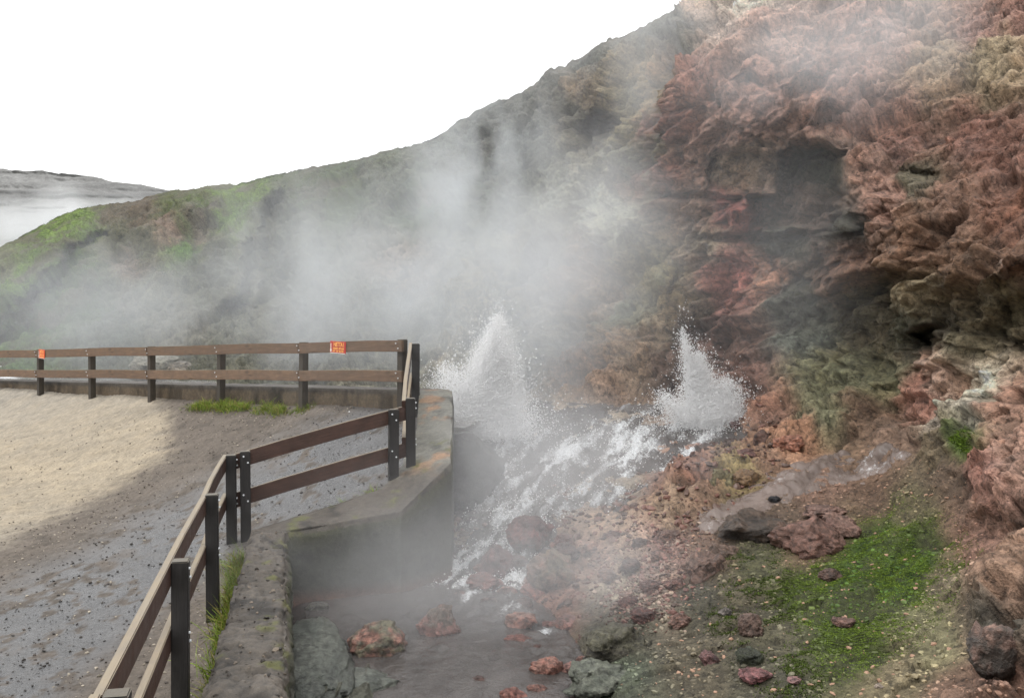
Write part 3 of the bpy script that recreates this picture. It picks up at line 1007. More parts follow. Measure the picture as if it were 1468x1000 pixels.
def run(label, posts, rails_side, first_ext, last_ext, matr, matp, ph, group, joints, bolt_on):
    """posts: list of top points. rails_side: unit vector from post to rail."""
    e = empty('wooden_fence', (posts[0][0], posts[0][1], posts[0][2] - ph + .2), label, 'fence', group)
    side = Vector(rails_side)
    n = len(posts)
    dirv = (Vector(posts[-1]) - Vector(posts[0])).normalized()
    ang = math.atan2(dirv.y, dirv.x)
    off = PW / 2 + RT / 2 + .001
    bdir = side if bolt_on == 'rail' else -side
    boff = off + RT / 2 + .004 if bolt_on == 'rail' else PW / 2 + .004
    for k, p in enumerate(posts):
        zs = [(dz, ds, boff) for dz in (.045, .105, LOW + .04, LOW + .1) for ds in ((-.02,) if dz in (.045, LOW + .04) else (.02,))]
        post_part((p[0], p[1], p[2] + .005), ph, PW, ang, matp, e, bdir, zs)
    line = [Vector(posts[0]) - dirv * first_ext] + [Vector(posts[j]) for j in joints] + [Vector(posts[-1]) + dirv * last_ext]
    for dz in (0, LOW):
        for a, b in zip(line[:-1], line[1:]):
            g = (b - a).normalized() * .002
            rail_part(a + side * off - Vector((0, 0, dz)) + g, b + side * off - Vector((0, 0, dz)) - g, RH, RT, matr, e)
    return e


# A: along the near stretch of wall
pa = []
for i in (-1, 0, 1, 2, 3):
    k = 1 + .5055 * i
    d = 3.88 * k
    pa.append(tuple(at((167 + 222.8 * i) / k, (993 + 216.2 * i) / k, d)) if i >= 0 else (-1.11, 1.92, .952))
run('near run of red brown two rail fence with black posts along the rubble wall', pa, (-.98, -.18, 0), 1.2, .10, M['rail_red'], M['post'], 1.12, 'wooden fence runs round the viewing place', (1, 3), 'post')
# B: short climbing run
pb = [tuple(at(352, 647, 9.78)), tuple(at(564, 587, 10.2))]
bu = (Vector(pb[1]) - Vector(pb[0])).normalized()
bs = Vector((0, 0, 1)).cross(bu).normalized()
run('short dark red fence run climbing between the two corners beside the mossy ledge', pb, tuple(bs), .17, .15, M['rail_red'], M['post'], 1.0, 'wooden fence runs round the viewing place', (), 'post')
# C: edge-on run
pc = [tuple(at(589, 571, 10.32)), tuple(at(596, 493, 12.45))]
cu = (Vector(pc[1]) - Vector(pc[0])).normalized()
cs = Vector((0, 0, 1)).cross(cu).normalized()
run('short fence run seen nearly end on above the wall beside the left water jet', pc, tuple(cs), .05, .1, M['rail_red'], M['post'], .95, 'wooden fence runs round the viewing place', (), 'post')
# D: far run
pd = []
for i in range(0, 10):
    q = DA + DU * i
    k = 1 + .101 * i
    ztop = HC - ((487 + 53.4 * i) / k - HY) * (12.6 * k) / F
    pd.append((q[0], q[1], ztop))
run('long far fence of weathered brown rails crossing behind the gravel, carrying both red signs', pd, (-DN[0], -DN[1], 0), .08, 1.0, M['rail_far'], M['post_far'], 1.02, 'wooden fence runs round the viewing place', (1, 3, 5, 7), 'rail')

# ------------------------------------------------------------------ signs on the far rail
def glyphs(bm, text, x, y, h, w, thick, gap):
    seg = {
        'H': [(0, 0, 0, 1), (1, 0, 1, 1), (0, .5, 1, .5)], 'Æ': [(0, 0, .45, 1), (.5, 0, .5, 1), (.5, 1, 1, 1), (.5, .5, .9, .5), (.5, 0, 1, 0), (.2, .4, .5, .4)],
        'T': [(0, 1, 1, 1), (.5, 0, .5, 1)], 'A': [(0, 0, .5, 1), (.5, 1, 1, 0), (.2, .4, .8, .4)], '!': [(.5, .35, .5, 1), (.5, 0, .5, .12)],
        'D': [(0, 0, 0, 1), (0, 1, .7, 1), (.7, 1, 1, .7), (1, .7, 1, .3), (1, .3, .7, 0), (.7, 0, 0, 0)], 'N': [(0, 0, 0, 1), (0, 1, 1, 0), (1, 0, 1, 1)],
        'G': [(1, .85, .6, 1), (.6, 1, 0, .7), (0, .7, 0, .3), (0, .3, .5, 0), (.5, 0, 1, .2), (1, .2, 1, .5), (1, .5, .6, .5)], 'E': [(0, 0, 0, 1), (0, 1, 1, 1), (0, .5, .8, .5), (0, 0, 1, 0)],
        'R': [(0, 0, 0, 1), (0, 1, .9, .95), (.9, .95, .9, .55), (.9, .55, 0, .5), (.4, .5, 1, 0)], 'F': [(0, 0, 0, 1), (0, 1, 1, 1), (0, .5, .8, .5)],
        'O': [(.3, 0, 0, .3), (0, .3, 0, .7), (0, .7, .3, 1), (.3, 1, .7, 1), (.7, 1, 1, .7), (1, .7, 1, .3), (1, .3, .7, 0), (.7, 0, .3, 0)],
        'W': [(0, 1, .25, 0), (.25, 0, .5, .8), (.5, .8, .75, 0), (.75, 0, 1, 1)], '1': [(.3, .8, .6, 1), (.6, 0, .6, 1)],
        '0': [(.2, 0, .2, 1), (.2, 1, .8, 1), (.8, 1, .8, 0), (.8, 0, .2, 0)], '°': [(.2, .7, .2, 1), (.2, 1, .6, 1), (.6, 1, .6, .7), (.6, .7, .2, .7)], ' ': [],
    }
    for ch in text:
        for (x0, y0, x1, y1) in seg[ch]:
            a = Vector((x + x0 * w, y + y0 * h))
            b = Vector((x + x1 * w, y + y1 * h))
            t = (b - a).normalized() * thick / 2
            nn = Vector((-t.y, t.x))
            vs = [bm.verts.new((q.x, -.0062, q.y)) for q in (a - t - nn, b + t - nn, b + t + nn, a - t + nn)]
            bm.faces.new(vs)
        x += w + gap
    return x


def sign(i_along, label, mat, w, h, zoff):
    k = 1 + .101 * i_along
    q = DA + DU * i_along - DN * (PW / 2 + RT + .012)
    ztop = HC - ((487 + 53.4 * i_along) / k - HY) * (12.6 * k) / F
    e = empty('warning_sign', (q[0], q[1], ztop - h / 2 + zoff), label, 'sign', 'warning signs on the far fence rail')
    e.rotation_euler = (0, R(1.5), math.atan2(-DU[1], -DU[0]))
    p = mesh_bm('panel', box_bm(w, .008, h, .002), mat, e)
    bm = bmesh.new()
    u = w / .31
    glyphs(bm, 'HÆTTA!', -.075 * u, h * .10, h * .30, .027 * u, .0085 * u, .008 * u)
    glyphs(bm, 'DANGER', -.09 * u, -h * .16, h * .13, .0105 * u, .005 * u, .0055 * u)
    glyphs(bm, 'GEFAHR', .022 * u, -h * .16, h * .13, .0115 * u, .005 * u, .006 * u)
    glyphs(bm, 'HOT', -.096 * u, -h * .38, h * .13, .0125 * u, .005 * u, .006 * u)
    glyphs(bm, '100°', -.03 * u, -h * .38, h * .13, .008 * u, .0045 * u, .005 * u)
    glyphs(bm, 'WATER', .03 * u, -h * .38, h * .13, .012 * u, .005 * u, .006 * u)
    for v in bm.verts:
        v.co.y = -.0065
    mesh_bm('lettering', bm, M['sign_text'], e)
    bm = bmesh.new()
    for (x, z, sx, sz) in ((-w * .435, h * .06, .014 * u, h * .5), (-w * .435, -h * .27, .026 * u, h * .2)):
        vs = [bm.verts.new((x + a * sx / 2, -.0068, z + b * sz / 2)) for a, b in ((-1, -1), (1, -1), (1, 1), (-1, 1))]
        bm.faces.new(vs)
    mesh_bm('thermometer', bm, M['sign_white'], e)
    bm = bmesh.new()
    vs = [bm.verts.new((x, -.0063, z)) for x, z in ((-w * .49, -h * .495), (w * .49, -h * .495), (w * .49, -h * .455), (-w * .49, -h * .455))]
    bm.faces.new(vs)
    mesh_bm('border', bm, M['sign_white'], e)
    return e


sign(.565, 'red HÆTTA! warning sign with yellow lettering on the top rail near the fence corner', M['sign_red'], .31, .155, .004)
sign(4.86, 'faded orange warning sign on the top rail above the leftmost visible post', M['sign_orange'], .23, .165, .004)


# ------------------------------------------------------------------ boulders
def ico(sub):
    bm = bmesh.new()
    bmesh.ops.create_icosphere(bm, subdivisions=sub, radius=1)
    v = np.array([x.co[:] for x in bm.verts])
    f = np.array([[y.index for y in x.verts] for x in bm.faces])
    bm.free()
    return v, f


ICO5, ICO1 = ico(5), ico(1)


def boulder(name, label, cat, pxx, base, w, h, rgb, rgb2=None, seed=0, d=None, flat=.75, group=None, sink=.22, deep=.9, blocky=.16, yaw=0.0):
    """A rock seen w by h photo pixels large whose foot is at pixel (pxx, base)."""
    k = gi(pxx, base)
    dd = d or float(P0[k, 1])
    sx, sz = w * dd / F / 2, h * dd / F / 2
    sy = sx * deep
    v, f = ICO5
    rng = np.random.default_rng(seed * 31 + 5)
    q = v.copy()
    for _ in range(11):       # chop planes
        nrm = rng.normal(size=3)
        nrm /= np.linalg.norm(nrm)
        dist = rng.uniform(.62, .93)
        over = (q @ nrm) - dist
        q -= nrm[None] * np.clip(over, 0, None)[:, None] * .93
    w1_, w2_, ci = worley(q * 1.7 + seed * 3.3, 800 + seed)
    fa = facets(q * 1.5 + seed * 2.1 + .12 * fbm(q * 3, 3, 860)[:, None], 870 + seed)
    fb = facets(q * 4.2 + seed * 2.1, 890 + seed)
    q = q * (1 + blocky * (ci - .5) * sstep(0, .2, w2_ - w1_) + 1.9 * blocky * fa + .7 * blocky * fb * .6 + .10 * fbm(q * 1.5 + seed, 3, 810 + seed) + .06 * fbm(q * 6 + seed, 4, 820 + seed, .62) + .03 * fbm(q * 20 + seed, 3, 830))[:, None]
    rz = rng.uniform(0, 6.28)
    lo, hi = q.min(0), q.max(0)
    q = (q - (lo + hi) / 2) / ((hi - lo) / 2)
    loc = Vector(at(pxx, base, dd))
    pts = q * np.array([sx, sy, sz])
    # tint
    c1 = srgb_np(rgb)
    c2 = srgb_np(rgb2 or tuple(x * .72 for x in rgb))
    t = sstep(-.25, .3, fbm(q * 2.2 + seed, 4, 840, .6) + .35 * q[:, 2] - .1)[:, None]
    c = c1 * (1 - t) + c2 * t
    lm = (c * np.array([.3, .59, .11])).sum(1, keepdims=True)
    c = (lm + (c - lm) * .72) * (1 + .55 * fbm(q * 7 + seed, 4, 850, .65) + .4 * fbm(q * 26 + seed, 2, 855) + .5 * fb)[:, None]
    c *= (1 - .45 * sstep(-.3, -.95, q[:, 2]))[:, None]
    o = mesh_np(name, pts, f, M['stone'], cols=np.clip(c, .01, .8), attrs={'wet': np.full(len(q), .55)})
    o.location = loc + Vector((0, sy * .5, sz * (1 - sink * 2)))
    o.rotation_euler = (0, 0, yaw)
    return tag(o, label, cat, group)


GB = 'boulders in the stream'
BL = [
    # label, px, base, w, h, colour, colour of the upper side
    ('orange boulder with olive top in the calm pool, closest to the wall corner', 537, 946, 90, 56, (160, 104, 82), (112, 106, 76), GB),
    ('pinkish wedge shaped boulder alone in the middle of the pool', 630, 918, 68, 52, (164, 108, 94), (104, 88, 74), GB),
    ('dark red boulder at the foot of the cascade, farthest up the stream', 760, 788, 72, 52, (128, 62, 54), (96, 60, 56), GB),
    ('maroon boulder among white splashes below the wall end', 716, 824, 58, 44, (112, 60, 56), (92, 60, 58), GB),
    ('flat red brown rock awash left of the foaming hump', 695, 846, 56, 24, (148, 78, 62), None, GB),
    ('tall brown olive boulder right of the foaming hump', 790, 846, 72, 62, (140, 96, 74), (112, 96, 70), GB),
    ('smooth orange red boulder just below the tall brown olive one', 776, 864, 62, 34, (176, 96, 74), (150, 92, 76), GB),
    ('round brown boulder at the left edge of the pale scree', 864, 858, 54, 42, (128, 92, 74), (108, 90, 68), GB),
    ('dark grey brown rock beside the water under the scree', 817, 888, 46, 30, (84, 68, 62), None, GB),
    ('dull brown rock tucked against the scree foot', 850, 890, 40, 28, (104, 84, 70), None, GB),
    ('pale orange rock in the pool with foam on its right', 746, 906, 50, 30, (178, 112, 88), (160, 112, 92), GB),
    ('low flat orange rock barely above the pool', 745, 926, 46, 16, (172, 102, 84), None, GB),
    ('pink rock at the right bank of the pool', 814, 908, 54, 28, (172, 112, 96), (128, 92, 82), GB),
    ('jagged orange pink rock near the bottom of the pool', 783, 974, 50, 34, (180, 112, 90), (150, 102, 84), GB),
    ('small pink rock beside the jagged orange pink one', 817, 972, 34, 24, (164, 110, 96), None, GB),
    ('orange rock at the lowest edge of the pool', 736, 1012, 46, 26, (174, 104, 84), None, GB),
]
SM = 'small wet stones in the shallow stream'
for (x, y, w, h) in [(742, 812, 30, 18), (690, 822, 26, 16), (728, 858, 34, 20), (752, 872, 26, 16), (700, 868, 28, 14), (836, 870, 30, 20), (790, 905, 28, 16), (770, 938, 26, 14),
                     (840, 930, 34, 22), (710, 945, 24, 12), (838, 958, 30, 18), (690, 985, 30, 16), (770, 1000, 34, 20), (812, 800, 40, 24), (775, 812, 30, 20), (660, 860, 22, 12)]:
    BL.append(('small wet reddish stone lying in the shallow stream between the larger boulders', x, y, w, h, (random.choice([(150, 92, 76), (132, 84, 72), (112, 78, 68), (164, 108, 90)])), None, SM))
BANK = 'rocks on the right bank'
BL2 = [
    ('large dark olive boulder with a flat face on the right bank', 882, 940, 92, 62, (84, 78, 64), (92, 88, 64), BANK),
    ('flat grey green slab at the water edge on the right bank', 862, 990, 112, 46, (96, 102, 86), (112, 116, 98), BANK),
    ('low blackish brown ledge boulder overhanging the little stream mouth', 1086, 772, 112, 56, (76, 64, 54), (100, 78, 60), BANK),
    ('reddish brown cracked boulder at the head of the moss', 1166, 788, 112, 70, (136, 92, 74), (122, 84, 68), BANK),
    ('bright orange block on the slope under the cliff', 1132, 641, 46, 28, (186, 112, 74), (170, 108, 78), BANK),
    ('upright olive yellow rock beside the small side stream', 1036, 706, 42, 54, (130, 116, 66), (120, 108, 64), BANK),
    ('lumpy ochre rock right of the upright olive one', 1072, 694, 52, 32, (146, 108, 58), (134, 98, 56), BANK),
    ('small dark red stone at the foot of the right water jet', 1062, 614, 30, 18, (108, 56, 52), None, BANK),
    ('brown hooded stone at the left side of the moss', 1078, 906, 38, 42, (122, 92, 76), (112, 84, 70), BANK),
    ('flat pinkish red slab below the moss', 1086, 974, 50, 22, (158, 92, 90), None, BANK),
    ('narrow reddish slab lying on the soil left of the moss', 1018, 952, 32, 30, (146, 96, 92), None, BANK),
    ('small pink stone at the lower edge of the moss', 1140, 978, 24, 10, (176, 122, 116), None, BANK),
    ('pale oval pebble at the bottom of the slope', 1262, 985, 16, 8, (196, 172, 150), None, BANK),
    ('small black stone in the side stream above the ledge', 1112, 718, 20, 12, (50, 50, 56), None, BANK),
    ('brown ledge rock with a dark undercut left side', 1012, 826, 62, 52, (132, 94, 74), (118, 84, 66), BANK),
    ('rounded grey brown boulder at the lower right picture edge', 1436, 945, 84, 84, (92, 80, 70), (140, 104, 86), BANK),
    ('pinkish rock on the moss near its lower middle', 1212, 895, 34, 14, (158, 110, 92), None, BANK),
    ('rusty stone in the middle of the moss', 1192, 828, 36, 20, (112, 78, 62), None, BANK),
    ('orange stones lump beside the cascade edge', 1000, 684, 40, 26, (180, 108, 80), (150, 96, 76), BANK),
    ('brown rock left of the bright orange block', 1098, 632, 34, 26, (126, 84, 66), None, BANK),
    ('dark mossy boulder at the lower slope', 1078, 952, 46, 34, (72, 78, 50), None, BANK),
    ('grey stone lying half way down the moss slope', 1040, 880, 20, 14, (130, 118, 108), None, BANK),
]
SC = 'angular rocks bedded in the scree'
for (x, y, w, h) in [(812, 780, 36, 22), (846, 792, 30, 20), (880, 772, 34, 18), (918, 782, 28, 18), (905, 815, 34, 22), (870, 828, 30, 20), (948, 800, 30, 18), (935, 845, 36, 22),
                     (968, 842, 30, 20), (900, 870, 34, 22), (940, 740, 40, 22), (985, 716, 34, 20), (1015, 650, 36, 22), (1050, 640, 28, 18), (1076, 656, 34, 20), (960, 772, 32, 20), (925, 890, 44, 26), (975, 895, 36, 22)]:
    BL2.append(('small angular reddish rock half buried in the scree on the right bank', x, y, w, h, random.choice([(142, 92, 76), (118, 80, 68), (100, 76, 66), (150, 104, 84), (130, 78, 66)]), None, SC))
BL2 += [
    ('angular brown block wedged between the blackish ledge boulder and the cracked reddish one', 1128, 778, 44, 48, (112, 82, 64), (128, 96, 76), BANK),
    ('angular red brown block at the right end of the rock row above the moss', 1206, 768, 62, 48, (134, 92, 76), (148, 108, 90), BANK),
    ('thin pale pinkish slab lying on top of the rock row above the moss', 1186, 738, 66, 18, (168, 122, 102), None, BANK),
    ('brown angular rock under the hooked end of the ledge, left of the rock row', 1040, 800, 46, 34, (104, 78, 60), (120, 90, 70), BANK),
]
for q, (lb, x, y, w, h, c1, c2, g) in enumerate(BL + BL2):
    dd = None
    if q < len(BL):          # rocks standing in the water are set by the level of the pool or the fall of the stream
        dd = (HC + .385) * F / (y - HY) if y > 852 else float(P0[gi(x, y), 1]) * .985
    boulder('boulder' if w > 24 else 'stone', lb, 'boulder' if w > 24 else 'stone', x, y, w, h * (1.15 if q < len(BL) else 1), c1, c2, seed=q + 1, d=dd, group=g, sink=.22 if q < len(BL) else .38, blocky=.2 if q < len(BL) else .24)
boulder('boulder', 'smooth dark grey mound between the wall end and the left water jet', 'boulder', 664, 716, 120, 118, (56, 54, 52), (68, 66, 63), seed=61, d=11.9, sink=.2, blocky=.05)
boulder('boulder', 'grey green flat ledge boulder at the wall foot in the bottom left of the pool', 'boulder', 505, 1022, 150, 54, (88, 94, 84), (104, 108, 96), seed=67, d=7.2, sink=.2, blocky=.09)
boulder('boulder', 'long low grey green rock apron lying along the foot of the rubble wall', 'boulder', 430, 1000, 120, 52, (84, 90, 80), (100, 104, 92), seed=68, d=7.2, sink=.2, deep=3.4, blocky=.10, yaw=R(12))
boulder('boulder', 'small dark stone in the wall corner at the upper end of the rock apron', 'boulder', 452, 882, 36, 26, (88, 84, 76), (100, 96, 84), seed=66, d=9.15, sink=.3, blocky=.12)
boulder('boulder', 'grey rocky hump behind the far fence, seen between its rails', 'boulder', 212, 540, 84, 40, (138, 132, 116), (146, 140, 118), seed=64, d=22.5, sink=.2, blocky=.12)
boulder('boulder', 'smaller tan hump right of the grey one behind the far fence', 'boulder', 258, 540, 50, 28, (160, 144, 118), None, seed=65, d=22.5, sink=.2, blocky=.12)


# ------------------------------------------------------------------ scree, pebbles, moss, grass
def scatter_stones(name, label, cat, pos, nrm, size, col, flatten=.65, wet=.25):
    v, f = ICO1
    n = len(pos)
    jit = RNG.uniform(.72, 1.25, (n, len(v), 1))
    ax = RNG.normal(size=(n, 3, 3))
    qm, _ = np.linalg.qr(ax)
    sc = RNG.uniform(.6, 1.3, (n, 1, 3)) * np.array([1, 1, flatten])
    p = v[None] * jit * sc
    p = np.einsum('nij,nkj->nki', qm, p)
    p[:, :, 2] *= .7
    p = p * size[:, None, None] + pos[:, None]
    fc = (f[None] + (np.arange(n) * len(v))[:, None, None]).reshape(-1, 3)
    c = np.repeat(col, len(v), 0)
    o = mesh_np(name, p.reshape(-1, 3), fc, M['pebble'], cols=np.clip(c, .01, .9), attrs={'wet': np.full(n * len(v), wet)}, smooth=False)
    return tag(o, label, cat, kind='stuff')


def pick(poly, n, soft=0, extra=None):
    sd = poly_sdf(px, py, poly)
    w = sstep(-soft - 1, soft + 1, sd)
    w = w * Dp ** 2 * (py < 1300)
    if extra is not None:
        w = w * extra
    return RNG.choice(len(px), n, p=w / w.sum())


k = pick([(860, 810), (920, 770), (1000, 765), (985, 830), (960, 875), (890, 890), (860, 850)], 2600, 40)
base = np.where(RNG.random((len(k), 1)) < .2, srgb_np((176, 154, 138))[None], np.where(RNG.random((len(k), 1)) < .5, srgb_np((142, 100, 90))[None], srgb_np((116, 92, 80))[None]))
pale_z = sstep(70, 10, np.hypot(px[k] - 915, (py[k] - 845) * 1.3))[:, None]
base = base * (1 - .35 * pale_z) + .35 * pale_z * srgb_np((180, 158, 144))
scatter_stones('scree', 'pale and red stone scree on the right bank of the stream', 'scree', P1[k] + N1[k] * .006, N1[k], .006 + .026 * RNG.random(len(k)) ** 3.2, base * RNG.uniform(.4, 1.1, (len(k), 1)))
k = pick([(880, 900), (1010, 760), (1130, 700), (1290, 650), (1400, 700), (1400, 860), (1470, 1010), (850, 1010)], 4200, 30)
base = paint(px[k], py[k], P1[k])
base = base * RNG.uniform(.55, 1.5, (len(k), 1))
hot = RNG.random((len(k), 1)) < .12
base = np.where(hot, srgb_np((176, 140, 116))[None], base)
scatter_stones('rubble', 'small rubble strewn over the soil slope around the moss', 'rubble', P1[k], N1[k], .006 + .020 * RNG.random(len(k)) ** 3, base)
k = pick([(640, 760), (700, 700), (900, 700), (1060, 610), (1110, 600), (1120, 690), (1000, 760), (830, 790), (840, 870), (740, 880), (690, 860)], 900, 20)
base = np.where(RNG.random((len(k), 1)) < .5, srgb_np((122, 86, 74))[None], srgb_np((104, 82, 72))[None]) * RNG.uniform(.6, 1.2, (len(k), 1))
scatter_stones('stream_rubble', 'small red stones washed down along the cascade', 'rubble', P1[k] + N1[k] * .01, N1[k], .015 + .05 * RNG.random(len(k)) ** 3, base, wet=.6)
tz = np.nonzero((jj > 17) & (jj < 38) & (Wt[:, 1] > 4.5) & (Wt[:, 1] < 10.6))[0]
tz = tz[(Wt[tz, 1] < 9.3)]
k = RNG.choice(tz, 420)
base = np.where(RNG.random((len(k), 1)) < .6, srgb_np((58, 52, 46))[None], srgb_np((124, 112, 98))[None]) * RNG.uniform(.6, 1.3, (len(k), 1))
scatter_stones('grit', 'dark clods and grit lying on top of the concrete wall', 'grit', Wp[k] + RNG.normal(0, .012, (len(k), 3)) * np.array([1, 1, 0]), None, .004 + .022 * RNG.random(len(k)) ** 4, base)
# loose gravel on the viewing place
inside = np.nonzero((poly_sdf(gx, gy, gpoly) > .1) & (gy < 16) & (gy > 4) & (gx > -10))[0]
dens = (.35 + .9 * (1 - dry[inside])) * (1 - .55 * wetm[inside]) * (gy[inside] / 8) ** .6
k = RNG.choice(inside, 17000, p=dens / dens.sum())
base = np.where(RNG.random((len(k), 1)) < .5, srgb_np((166, 156, 140))[None], srgb_np((92, 83, 76))[None])
darkp = wetm[k][:, None] > .4
base = np.where(darkp, srgb_np((72, 68, 64))[None], base) * RNG.uniform(.6, 1.35, (len(k), 1))
sz = .004 + .012 * RNG.random(len(k)) ** 3.4
scatter_stones('loose_gravel', 'loose pebbles over the gravel viewing place', 'gravel', G0[k] + np.stack([RNG.normal(0, .02, len(k)), RNG.normal(0, .02, len(k)), sz * .3], 1), None, sz, base)


def blades(name, label, cat, pos, nrm, h, w, col, curve=.5, upright=.6):
    n = len(pos)
    up = np.array([0, 0, 1.0])
    d = nrm * (1 - upright) + up * upright + RNG.normal(0, .38, (n, 3))
    d /= np.linalg.norm(d, axis=1)[:, None]
    s = np.cross(d, RNG.normal(size=(n, 3)))
    s /= np.linalg.norm(s, axis=1)[:, None]
    bend = RNG.normal(0, curve, (n, 3)) * h[:, None]
    bend[:, 2] *= .3
    a = pos - s * w[:, None] / 2
    b = pos + s * w[:, None] / 2
    m1 = pos + d * h[:, None] * .55 + bend * .25
    e1, e2 = m1 - s * w[:, None] * .4, m1 + s * w[:, None] * .4
    tp = pos + d * h[:, None] + bend - np.array([0, 0, 1]) * (h * .12)[:, None]
    V = np.stack([a, b, e2, e1, tp], 1).reshape(-1, 3)
    base = np.arange(n) * 5
    tri = np.concatenate([np.stack([base, base + 1, base + 2], 1), np.stack([base, base + 2, base + 3], 1), np.stack([base + 3, base + 2, base + 4], 1)])
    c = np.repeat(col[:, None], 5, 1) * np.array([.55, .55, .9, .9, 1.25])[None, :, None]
    o = mesh_np(name, V, tri, M['plant'], cols=np.clip(c.reshape(-1, 3), .005, .8), attrs={'wet': np.zeros(len(V))}, smooth=False)
    return tag(o, label, cat, kind='stuff')


MOSS = [(1120, 830), (1170, 800), (1215, 770), (1280, 742), (1330, 752), (1385, 790), (1370, 850), (1330, 880), (1300, 905), (1240, 940), (1190, 950), (1140, 905)]
mb = .06 + sstep(-.28, .22, fbm(P1 * 3.2, 5, 410, .62)) * sstep(-.45, .1, fbm(P1 * 13, 3, 415, .6))
k = pick(MOSS, 115000, 40, mb)
cm = np.where(RNG.random((len(k), 1)) < .6, srgb_np((116, 138, 46))[None], srgb_np((84, 102, 38))[None]) * RNG.uniform(.4, 1.3, (len(k), 1))
cm = 1.3 * cm * (1 + .4 * fbm(P1[k] * 5, 3, 417)[:, None])
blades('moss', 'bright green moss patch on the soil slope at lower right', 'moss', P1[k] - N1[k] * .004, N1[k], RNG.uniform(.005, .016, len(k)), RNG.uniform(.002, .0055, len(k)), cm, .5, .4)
k = pick([(1000, 840), (1060, 790), (1120, 800), (1150, 900), (1180, 990), (1090, 990), (1020, 900)], 9000, 20, mb ** 2)
cm = srgb_np((86, 102, 40))[None] * RNG.uniform(.5, 1.3, (len(k), 1))
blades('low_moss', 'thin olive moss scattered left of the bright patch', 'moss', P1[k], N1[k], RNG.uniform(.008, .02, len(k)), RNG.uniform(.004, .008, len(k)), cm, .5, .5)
k = pick([(1375, 640), (1390, 626), (1408, 636), (1395, 660)], 1600, 5)
cm = srgb_np((108, 134, 44))[None] * RNG.uniform(.5, 1.3, (len(k), 1))
blades('ledge_moss', 'small bright moss tuft on the right rock face', 'moss', P1[k], N1[k], RNG.uniform(.010, .03, len(k)), RNG.uniform(.005, .01, len(k)), cm, .5, .5)
# grassy tufts on the far green slope
gm_ = sstep(.12, .3, (colr[:, 1] - colr[:, 0]) / (colr[:, 1] + .01)) * (Dp > 24)
k = pick([(-100, 470), (0, 350), (120, 300), (250, 265), (400, 245), (480, 240), (470, 300), (350, 360), (250, 380), (100, 470)], 24000, 10, gm_ + 1e-5)
cm = colr[k] * RNG.uniform(.55, 1.45, (len(k), 1)) * .8 + .2 * srgb_np((104, 110, 50))
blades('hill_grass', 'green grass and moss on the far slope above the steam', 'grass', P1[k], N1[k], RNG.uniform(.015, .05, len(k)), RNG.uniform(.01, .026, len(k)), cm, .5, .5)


def grass_line(pts, n, spread, hmin, hmax, name, label):
    pts = np.array(pts, float)
    seg = RNG.integers(0, len(pts) - 1, n)
    t = RNG.random(n)[:, None]
    p = pts[seg] * (1 - t) + pts[seg + 1] * t
    p[:, :2] += RNG.normal(0, spread, (n, 2))
    p[:, 2] = gravel_z(p[:, 0], p[:, 1]) - .01
    clump = fbm(p * np.array([5, 5, 0]), 3, 930)
    ok = clump > -.25
    p = p[ok]
    n = len(p)
    c = np.where(RNG.random((n, 1)) < .7, srgb_np((128, 152, 48))[None], srgb_np((158, 150, 78))[None]) * RNG.uniform(.6, 1.25, (n, 1))
    blades(name, label, 'grass', p, np.tile([0, 0, 1.0], (n, 1)), RNG.uniform(hmin, hmax, n) * (1 + clump[ok]), RNG.uniform(.004, .008, n), c, .45, .8)


a_, b_ = dxy(.95, -.06), dxy(2.3, -.10)
grass_line([(a_[0], a_[1], 0), (b_[0], b_[1], 0)], 4200, .08, .03, .12, 'grass_strip', 'green grass strip along the foot of the far wall')
grass_line([(-1.62, 4.8, 0), (-1.83, 6.4, 0), (-2.15, 7.9, 0), (-2.42, 9.1, 0)], 5200, .05, .05, .17, 'fence_grass', 'grass growing between the near fence posts and the rubble wall')
grass_line([(-1.9, 9.85, 0), (-1.5, 10.02, 0), (-1.25, 10.2, 0)], 1500, .05, .03, .10, 'ledge_grass', 'short grass along the back of the mossy wall ledge')

# ------------------------------------------------------------------ water
FOAM = [(690, 612, 70, 1.1), (730, 640, 45, .7), (1010, 612, 80, 1.15), (940, 640, 60, .9), (900, 640, 40, .7), (870, 722, 45, .85), (960, 685, 38, .8), (920, 705, 30, .7), (740, 680, 60, .55),
        (845, 608, 34, .6), (800, 690, 70, .5), (700, 665, 40, .8), (730, 700, 50, .6), (690, 800, 45, .8), (655, 828, 30, .95), (736, 836, 16, 1.0), (690, 775, 40, .6), (770, 900, 18, .8), (750, 860, 40, .55), (690, 850, 60, .75), (655, 800, 40, .9), (730, 800, 40, .7), (700, 880, 50, .5), (800, 930, 40, .35),
        (570, 962, 16, .7), (630, 955, 14, .6), (780, 903, 14, .9), (720, 740, 60, .4), (840, 660, 90, .45), (760, 760, 60, .6), (720, 790, 40, .7), (900, 600, 60, .5), (770, 690, 70, .5)]


PS = blur(P1, 5)


